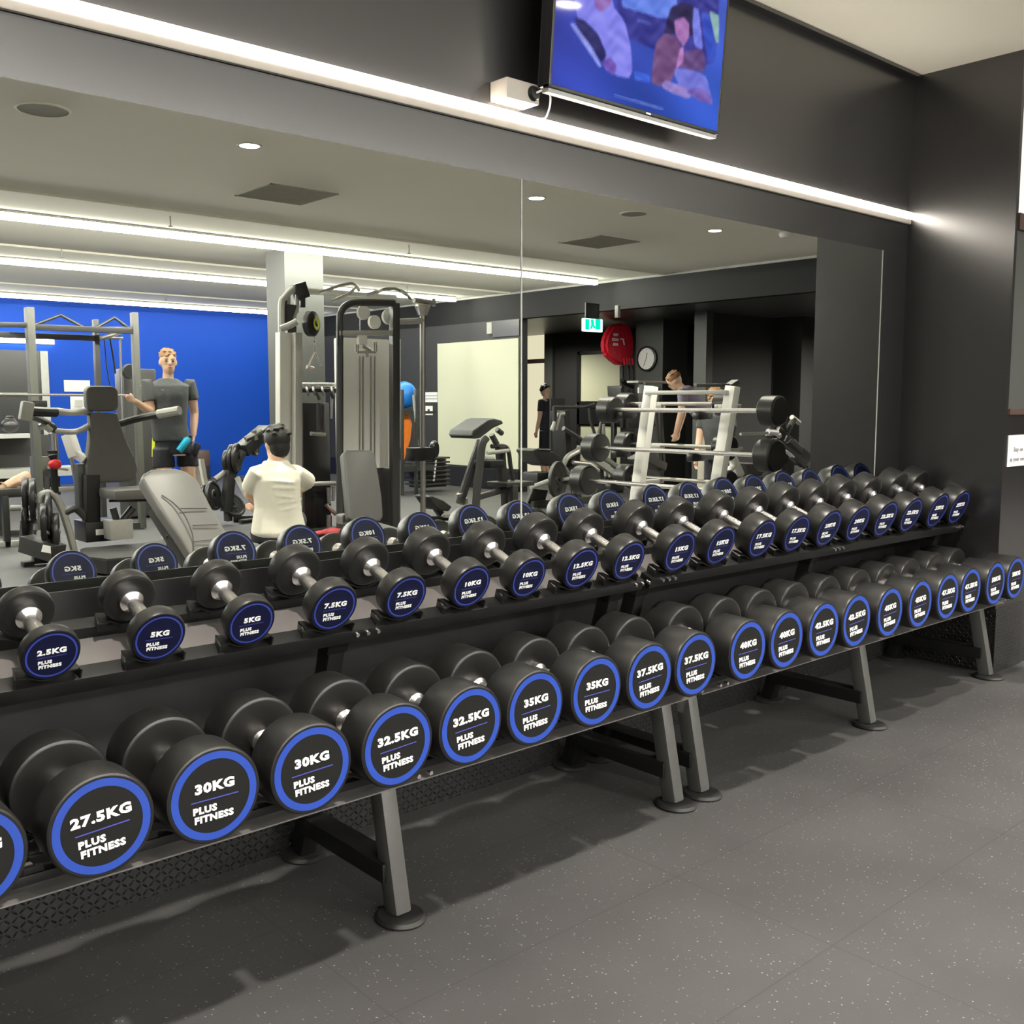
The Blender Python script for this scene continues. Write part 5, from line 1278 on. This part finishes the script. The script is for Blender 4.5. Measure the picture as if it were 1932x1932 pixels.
def low_bench():
    Y = 9.0; g = G(Y); t = thing('abdominal_bench', 'low bench with a small tilted grey pad, between the floor pole and preacher bench', 'bench', drop(g(830, 985)))
    cushion([g(808, 938), g(814, 935), g(836, 944), g(852, 956), g(846, 965), g(830, 963), g(822, 958)], (0, -.28, 0), 'pad', t, 'pad', bev=.018)
    obj('pad_bracket', bar(g(822, 958, .1), g(830, 970, .1), .07), 'blackpl', t); obj('frame', bar(g(803, 978), g(870, 978), .06, .05), 'blackpl', t)
    obj('frame', bar(g(836, 973, -.1), g(876, 973, -.1), .05, .04), 'frame', t)
    a = g(805, 980); obj('leg', bar(a, drop(a, .01), .07), 'blackpl', t); a = g(868, 980); obj('leg', bar(a, drop(a, .01), .07), 'blackpl', t)
low_bench()
# ------------------------------------------------ leg machine with a round plate, right of the seam
def leg_machine():
    Y = 9.9; g = G(Y); t = thing('leg_press_machine', 'plate-loaded leg machine with a tilted pad and a ridged plate, right of the seam', 'machine', drop(g(1060, 985)))
    cushion([g(1004, 850), g(1012, 846), g(1045, 852), g(1062, 864), (g(1058, 874)), g(1034, 880), g(1018, 874)], (0, -.35, 0), 'pad', t, 'seat_pad', bev=.02)
    obj('handle', tubes([([g(1046, 810), g(1054, 782), g(1062, 780)], .035), ([g(1040, 812), g(1048, 790)], .03)]), 'frame', t)
    obj('shoulder_bar', tubes([([g(1044, 768), g(1100, 768), g(1120, 762)], .022), ([g(1045, 767), g(1046, 800)], .03), ([g(1014, 848), g(1036, 849)], .02)]), 'dframe', t)
    obj('back_post', bar(g(1055, 775, .2), g(1062, 880, .2), .26, .1), 'padblack', t)
    obj('lever', tube(curve_pts([g(1060, 880), g(1070, 862), g(1090, 850), g(1118, 832)]), .040), 'frame', t)
    obj('lever', tube([g(1062, 808), g(1085, 822), g(1106, 838)], .034), 'leg', t)
    obj('sled_rail', bar(g(1090, 845), g(1160, 895), .09, .08), 'frame', t); obj('sled_rail', bar(g(1100, 838, .3), g(1170, 885, .3), .07, .06), 'trim', t)
    obj('strut', tubes([([g(1080, 872), g(1110, 875), g(1128, 888)], .03), ([g(1078, 888), g(1105, 900)], .026), ([g(1060, 876), g(1078, 900), g(1082, 930)], .026), ([g(1075, 905), g(1090, 925), g(1100, 945)], .022)]), 'steel', t)
    d = Vector((.35, 1, 0)); plate_part(g(1051, 905, -.3), d, .245, .05, t, m='leg'); plate_part(g(1051, 905, -.2), d, .23, .05, t)
    obj('plate_horn', tubes([([g(1000, 920, -.3), g(1034, 907, -.35)], .030), ([g(1060, 905, -.3), g(1100, 898, -.3)], .026)]), 'trim', t)
    cushion([g(994, 950), g(1005, 922), g(1034, 925), g(1026, 952)], (0, -.06, 0), 'pad', t, 'foot_plate', bev=.015)
    obj('base', bar(drop(g(1000, 972), .05), drop(g(1130, 960), .05), .12, .09), 'dframe', t); obj('block', box(g(1012, 900), (.26, .3, .14), None, .02), 'dframe', t)
    obj('rear_frame', bars([(g(1080, 900, .1), drop(g(1085, 960, .1), .02), .08), (g(1130, 880, .1), drop(g(1135, 960, .1), .02), .08)]), 'dframe', t)
leg_machine()
# ------------------------------------------------ fixed barbell rack: bars lie along the wall-to-wall direction
def barbell_rack():
    X = 5.62; g = lambda px, py, dx=0: VX(px, py, X + dx)
    ym = (g(1160, 800).y + g(1330, 800).y) / 2
    t = thing('barbell_rack', 'pale upright rack holding fixed barbells on three levels, right of the seam', 'rack', (X, ym, 0))
    L0 = g(1160, 900); L1 = g(1176, 728); R0 = g(1302, 920); R1 = g(1330, 728)
    for a, b, x_ in ((L0, L1, 1), (R0, R1, 1)):
        obj('upright', bar((X + .12, a.y, .03), (X + .30, b.y, b.z), .085, .07), 'shroud' if x_ else 'frame', t)
        obj('foot', bar((X - .22, a.y, .03), (X + .34, a.y, .03), .08, .06), 'frame', t)
    obj('top_plate', bar((X + .24, L1.y, L1.z - .05), (X + .24, R1.y, L1.z - .05), .03), 'frame', t)
    bars_ = []
    for i, (pl_, pr_, pz, label, r) in enumerate((((1150), (1428), 774, 'fixed barbell on the top level of the pale rack', .100), ((1133), (1432), 848, 'fixed barbell on the middle level of the pale rack', .108), ((1122), (1440), 914, 'fixed barbell on the lowest level of the pale rack', .112))):
        z = g(1240, (774, 850, 915)[i]).z; ya = g(pl_, pz).y; yb = g(pr_, pz).y; x = X + (.06, 0, -.06)[i] * 1.0
        for yy in (L0.y, R0.y):
            obj('hook', box((x + .05, yy, z - .04), (.16, .06, .05), None, .01), 'blackpl', t)
        b = thing('barbell', label, 'barbell', (x, (ya + yb) / 2, z), 0, 'fixed barbells on the pale rack')
        obj('shaft', tube([(x, ya, z), (x, yb, z)], .016, 14), 'chrome', b)
        for yy, s in ((ya, -1), (yb, 1)):
            bm = bmesh.new(); w_ = .13
            bm_lathe(bm, [(0, -w_ / 2), (r - .012, -w_ / 2), (r, -w_ / 2 + .012), (r, w_ / 2 - .012), (r - .012, w_ / 2), (0, w_ / 2)], 36, axis_mtx((x, yy + s * w_ / 2, z), YH)); hd = obj('head', bm, 'urethane', b)
            bm = bmesh.new(); bm_lathe(bm, [(0, -.004), (.022, -.004), (.024, 0)], 20, axis_mtx((x, yy + s * w_, z), YH * s)); obj('end_bolt', bm, 'chrome', hd)
    # second set behind the uprights
    for i, (pz, r) in enumerate(((762, .088), (838, .095), (900, .098))):
        z = VX(1205, pz, X + .5).z; ya = VX(1190, pz, X + .5).y; yb = VX(1352, pz, X + .5).y
        b = thing('barbell', 'shorter fixed barbell at the back of the pale rack, %s level' % ('top', 'middle', 'lowest')[i], 'barbell', (X + .5, (ya + yb) / 2, z), 0, 'fixed barbells on the pale rack')
        obj('shaft', tube([(X + .5, ya, z), (X + .5, yb, z)], .015, 12), 'steel', b)
        for yy, s in ((ya, -1), (yb, 1)):
            bm = bmesh.new(); bm_lathe(bm, [(0, -.06), (r - .01, -.06), (r, -.05), (r, .05), (r - .01, .06), (0, .06)], 32, axis_mtx((X + .5, yy + s * .06, z), YH)); obj('head', bm, 'urethane', b)
    for i in range(3):
        z = VX(1205, (762, 838, 900)[i], X + .5).z
        for yy in (L0.y, R0.y): obj('rear_arm', bar((X + .26, yy, z - .02), (X + .54, yy, z - .02), .035, .035), 'frame', t)
barbell_rack()
# ------------------------------------------------ squat stand and lever machine on the far right
def squat_stand():
    Y = 5.6; g = G(Y); t = thing('squat_stand', 'grey squat stand with an angled top bracket, right of the barbell rack', 'stand', drop(g(1370, 930)))
    obj('post', bar(g(1373, 745), g(1372, 800), .045, .05), 'frame', t)
    obj('top_arm', bar(g(1310, 727), g(1372, 727), .03), 'leg', t); obj('bracket', bar(g(1372, 729), g(1386, 720), .08, .04), 'leg', t)
    obj('collar', box(g(1372, 800), (.12, .08, .035), None, .008), 'trim', t)
    obj('bent_leg', tube(curve_pts([g(1372, 802), g(1366, 840), g(1378, 862), g(1380, 880), g(1370, 905), drop(g(1368, 930), .02)]), .030), 'frame', t)
    obj('rear_post', bar(g(1381, 742, .1), drop(g(1384, 930, .1), .02), .03), 'dframe', t)
    cushion([g(1384, 862), g(1390, 862), g(1404, 893), g(1400, 900), g(1388, 898)], (0, -.05, 0), 'frame', t, 'side_plate', bev=.01)
    cushion([g(1404, 874), g(1432, 874), g(1440, 890), g(1436, 898), g(1412, 900)], (0, -.25, 0), 'pad', t, 'seat_pad', bev=.015)
    obj('storage_peg', tubes([([g(1395, 819), g(1446, 817)], .014), ([g(1380, 774), g(1398, 774)], .016), ([g(1380, 846), g(1398, 846)], .016)]), 'steel', t)
    a = g(1422, 898); obj('seat_post', bar(a, drop(a, .02), .06), 'dframe', t); obj('base', bar(drop(g(1368, 930), .03), drop(g(1425, 925), .03), .06), 'dframe', t)
squat_stand()
def lever_machine():
    Y = 6.3; g = G(Y); t = thing('lever_machine', 'black lever machine with bright joints beside the right mirror edge', 'machine', drop(g(1490, 930)))
    obj('long_beam', bar(g(1440, 785), g(1470, 815), .06), 'dframe', t); obj('long_beam', bar(g(1458, 832, -.05), g(1516, 878, -.05), .07), 'leg', t); obj('long_beam', bar(g(1475, 825, .1), g(1520, 865, .1), .10), 'dframe', t)
    obj('hub', box(g(1462, 820), (.16, .16, .14), Matrix.Rotation(.6, 3, 'Y'), .03), 'blackpl', t)
    obj('joint', tubes([([g(1447, 814, -.1), g(1464, 816, -.1)], .030), ([g(1442, 790, -.05), g(1450, 798, -.05)], .018), ([g(1467, 820, -.1), g(1469, 824, -.1)], .03)]), 'chrome', t)
    obj('grip', tubes([([g(1472, 790), g(1478, 812)], .032), ([g(1480, 786), g(1476, 812)], .028)]), 'leg', t); obj('grip', tube([g(1496, 790), g(1482, 818)], .034), 'leg', t)
    obj('grip_end', tubes([([g(1492, 787), g(1506, 798)], .028), ([g(1472, 787), g(1474, 792)], .024)]), 'frame', t)
    cushion([g(1488, 836), g(1498, 828), g(1514, 844), g(1512, 858)], (0, -.2, 0), 'pad', t, 'pad', bev=.01)
    obj('rail_edge', tubes([([g(1462, 838, -.1), g(1490, 862, -.1)], .008), ([g(1480, 850, -.1), g(1496, 862, -.1)], .012)]), 'chrome', t)
    a = g(1470, 850); obj('post', bar(a, drop(a, .02), .14, .12), 'blackpl', t); a = g(1510, 878); obj('post', bar(a, drop(a, .02), .12, .10), 'blackpl', t); obj('base', bar(drop(g(1440, 930), .03), drop(g(1520, 930), .03), .1, .06), 'blackpl', t)
lever_machine()
# ------------------------------------------------ machines standing behind the barbell rack
def console_machine():
    Y = 10.75; g = G(Y); t = thing('exercise_bike', 'exercise machine with a square grey console, in front of the cream window', 'machine', drop(g(1160, 930)))
    obj('console', bar(g(1160, 728), g(1162, 764), .30, .05), 'leg', t); obj('console_screen', bar(g(1161, 732, -.04), g(1162, 760, -.04), .22, .02), 'pad', t)
    obj('console_arm', tube(curve_pts([g(1172, 718), g(1180, 724), g(1192, 730)]), .04), 'blackpl', t); obj('handle', tubes([([g(1110, 768), g(1112, 790), g(1122, 822)], .024), ([g(1140, 780), g(1132, 800), g(1128, 830)], .026), ([g(1086, 766), g(1134, 770)], .020)]), 'dframe', t)
    obj('post', bar(g(1135, 800), g(1142, 900), .06), 'frame', t); obj('mast', bar(g(1158, 765, .05), drop(g(1156, 900, .05), .02), .07), 'dframe', t)
    obj('crossbar', bar(g(1130, 790), g(1158, 794), .05), 'leg', t); obj('base', bar(drop(g(1120, 930), .04), drop(g(1170, 930), .04), .12, .08), 'dframe', t); a = g(1141, 898); obj('post_foot', bar(a, drop(a, .02), .06), 'dframe', t)
console_machine()
def pad_machine():
    Y = 8.6; g = G(Y); t = thing('chest_press_machine', 'dark machine with grey side posts in front of the clock pillar', 'machine', drop(g(1235, 930)))
    obj('side_post', bar(g(1232, 735), g(1244, 880), .05), 'leg', t); obj('side_post', bar(g(1242, 732), g(1250, 880), .05), 'leg', t)
    obj('top_shelf', box2(g(1203, 718, 0), g(1244, 724, .2), .01), 'trim', t); obj('label_plate', box2(g(1204, 731, -.02), g(1219, 742, 0)), 'white', t); obj('mount', bar(g(1212, 722), g(1212, 760), .12, .05), 'dframe', t)
    obj('seat_back', bar(g(1205, 775), g(1212, 806), .34, .10), 'padblack', t); obj('seat_back', bar(g(1200, 860), g(1240, 880), .3, .10), 'leg', t)
    obj('base', bar(drop(g(1190, 930), .04), drop(g(1255, 930), .04), .12, .08), 'dframe', t)
    for px in (1205, 1245): a = g(px, 875); obj('leg', bar(a, drop(a, .02), .07), 'dframe', t)
pad_machine()
# ------------------------------------------------ wall things at the far right
ex = VP(1121, 613, 9.4)
t = thing('exit_sign', 'lit green and white exit sign hanging under the lower ceiling', 'exit sign', (ex.x, ex.y, ex.z))
ez = 2.70 - .16; g = lambda px, py: Vector((VP(px, py, 9.4).x, ex.y, VP(px, py, 9.4).z))
a = g(1101, 600); b = g(1136, 627)
obj('housing', box2(a + YH * -.05, b + YH * .0, .01), 'exitw', t)
obj('green_panel', box2(g(1103, 602) + YH * .004, g(1110, 622) + YH * .002), 'exit', t, smooth=False); obj('green_panel', box2(g(1122, 602) + YH * .004, g(1131, 622) + YH * .002), 'exit', t, smooth=False)
obj('running_figure', tubes([([g(1115, 603) + YH * .006, g(1116, 611) + YH * .006], .020), ([g(1116, 611) + YH * .006, g(1113, 620) + YH * .006], .014), ([g(1116, 611) + YH * .006, g(1120, 619) + YH * .006], .014)]), 'exit', t)
obj('bracket', box2((a.x + .05, ex.y - .04, a.z), (b.x - .05, ex.y - .02, 2.70)), 'rack', t, smooth=False)
t = thing('ceiling_sensor', 'small cream box on the edge of the soffit, right of the exit sign', 'sensor', VP(1164, 587, 9.2)); obj('housing', box(VP(1164, 588, 9.2), (.05, .06, .16), None, .008), 'trim', t)
Yr = 11.1; g = G(Yr)
t = thing('hose_reel_cover', 'red vinyl cover with white lettering hung high on the wall beside the clock', 'cover', g(1170, 650))
bm = bmesh.new(); pts = [(1150, 622), (1158, 612), (1178, 608), (1192, 616), (1197, 640), (1196, 668), (1190, 684), (1172, 690), (1160, 684), (1144, 668), (1141, 650), (1144, 634)]
bm_prism(bm, [g(*p) for p in pts], (0, -.15, 0)); bmesh.ops.recalc_face_normals(bm, faces=bm.faces)
bmesh.ops.bevel(bm, geom=bm.edges[:], offset=.045, segments=4, affect='EDGES'); obj('cover', bm, 'red', t)
bm = bmesh.new()
for k in range(4): bm_tube(bm, [g(1176 + k * 5, 676, -.03), g(1178 + k * 5, 688, -.03)], .014, 6)
obj('gathered_hem', bm, 'red', t)
F_ = Matrix.Rotation(PI, 4, 'Z')
for k, s in enumerate(('FIRE', 'HOSE', 'REEL')):
    p = g(1160 - (k > 0) * 1, 632 + 9 * k, -.004)
    text_obj('lettering', s, .055, 'white', Matrix.Translation(p + YH * .012) @ Matrix.Rotation(PI, 4, 'Z') @ Matrix.Rotation(PI / 2, 4, 'X'), t, off=.003)
bm = bmesh.new(); p = g(1174, 640) + YH * .01
bm_box(bm, g(1172, 640) + YH * .008, (.09, .004, .02)); bm_box(bm, g(1175, 645) + YH * .008, (.02, .004, .10), Matrix.Rotation(-.3, 3, 'Y')); obj('symbol', bm, 'white', t)
obj('pipe', tubes([([g(1172, 690, .12), drop(g(1172, 900, .12), 1.0)], .035), ([g(1184, 690, .12), drop(g(1184, 900, .12), 1.0)], .025), ([g(1192, 690, .12), drop(g(1192, 900, .12), 1.0)], .02)]), 'leg', t)
# clock on the pillar
cx_ = XP - .02; c0_ = VX(1221, 677, XP)
t = thing('wall_clock', 'round white wall clock on the grey pillar', 'clock', (XP - .02, c0_.y, c0_.z))
bm = bmesh.new(); bm_lathe(bm, [(0, .0), (.20, .0), (.20, .035), (.17, .045), (.165, .03)], 40, axis_mtx((XP, c0_.y, c0_.z), (-1, 0, 0))); obj('rim', bm, 'blackpl', t)
bm = bmesh.new(); bm_lathe(bm, [(0, .034), (.168, .034)], 40, axis_mtx((XP, c0_.y, c0_.z), (-1, 0, 0))); obj('dial', bm, 'paper', t)
bm = bmesh.new(); bm_bar(bm, (XP - .038, c0_.y, c0_.z), (XP - .038, c0_.y + .02, c0_.z + .09), .008, .004, .001); obj('hour_hand', bm, 'blackpl', t)
bm = bmesh.new(); bm_bar(bm, (XP - .040, c0_.y, c0_.z), (XP - .040, c0_.y - .05, c0_.z - .11), .006, .004, .001); obj('minute_hand', bm, 'blackpl', t)
for k in range(12):
    a = k * PI / 6; bm = bmesh.new(); bm_box(bm, (XP - .0355, c0_.y + math.sin(a) * .145, c0_.z + math.cos(a) * .145), (.002, .008, .008)); obj('hour_mark', bm, 'blackpl', t, smooth=False)
# fire extinguisher
g = G(11.2); p = g(1061, 850); q = g(1061, 818)
t = thing('fire_extinguisher', 'red fire extinguisher with a white label behind the leg machine', 'fire extinguisher', p)
bm = bmesh.new(); h = q.z - p.z; bm_lathe(bm, [(0, 0), (.07, 0), (.078, .02), (.078, h * .82), (.05, h * .95), (.022, h), (.022, h + .04), (0, h + .04)], 28, Matrix.Translation(p)); obj('cylinder', bm, 'extred', t)
bm = bmesh.new(); bm_lathe(bm, [(.0795, h * .12), (.0795, h * .55)], 28, Matrix.Translation(p)); obj('label_band', bm, 'trim', t)
obj('valve', tubes([([p + ZH * (h + .04), p + Vector((.05, 0, h + .07))], .014), ([p + ZH * (h + .04), p + Vector((-.03, 0, h + .06))], .012)]), 'blackpl', t)
obj('wall_bracket', bar(p + Vector((0, -.10, h * .5)), p + Vector((0, -.10, h)), .05, .03), 'blackpl', t)
obj('mount_board', box((p.x, p.y - .13, p.z / 2 + .4), (.30, .03, p.z + .8)), 'darkwall', t)
# ------------------------------------------------ ceiling fittings
def ceil_disc(px, py, r, label, m='grille'):
    c = VZ(px, py, ZC); t = thing('ceiling_speaker', label, 'speaker', c, 0, 'round ceiling speakers')
    bm = bmesh.new(); bm_lathe(bm, [(0, -.006), (r - .015, -.006)], 36, Matrix.Translation(c)); obj('grille', bm, m, t)
    bm = bmesh.new(); bm_lathe(bm, [(r - .015, -.008), (r, -.004), (r, 0)], 36, Matrix.Translation(c)); obj('rim', bm, 'ceiling', t)
ceil_disc(80, 207, .155, 'large round ceiling speaker at the left edge of the mirror')
ceil_disc(1194, 403, .13, 'round ceiling speaker right of the mirror seam')
def vent(x, y, label):
    t = thing('air_vent', label, 'air vent', (x, y, ZC), 0, 'square ceiling vents')
    bm = bmesh.new()
    for c, s in (((x, y - .30, ZC - .004), (.62, .02, .008)), ((x, y + .30, ZC - .004), (.62, .02, .008)), ((x - .30, y, ZC - .004), (.02, .62, .008)), ((x + .30, y, ZC - .004), (.02, .62, .008))): bm_box(bm, c, s)
    obj('frame', bm, 'grille', t, smooth=False)
    bm = bmesh.new()
    for k in range(17): bm_box(bm, (x, y - .27 + k * .034, ZC - .007), (.58, .020, .002), Matrix.Rotation(.5, 3, 'X'))
    obj('slats', bm, 'grille', t, smooth=False)
    obj('backing', box((x, y, ZC - .001), (.6, .6, .002)), 'leg', t, smooth=False)
vent(4.33, -2.18, 'square ceiling vent in the mirror below the leftmost downlight')
vent(8.07, -2.18, 'square ceiling vent in the mirror right of the seam')
for px, py in ((320, 408), (767, 540), (115, 470), (312, 556), (770, 462)):
    c = VZ(px, py, ZC); t = thing('sprinkler', ('sprinkler hanging from the ceiling above the standing person', 'sprinkler hanging near the cable machine top', 'sprinkler hanging above the power rack', 'small sprinkler above the blue wall', 'sprinkler hanging left of the mirror seam')[[320, 767, 115, 312, 770].index(px)], 'sprinkler', c, 0, 'ceiling sprinklers')
    obj('stem', tube([c, c - ZH * .09], .007, 8), 'trim', t); bm = bmesh.new(); bm_lathe(bm, [(0, -.095), (.022, -.095), (.018, -.088), (0, -.085)], 14, Matrix.Translation(c)); obj('deflector', bm, 'trim', t)
c = VZ(1480, 440, ZC); t = thing('ceiling_sensor', 'pale rotating sensor on the ceiling near the right pillar in the mirror', 'sensor', c); bm = bmesh.new(); bm_lathe(bm, [(0, -.05), (.05, -.045), (.065, -.02), (.065, 0)], 24, Matrix.Translation(c)); obj('dome', bm, 'paper', t)
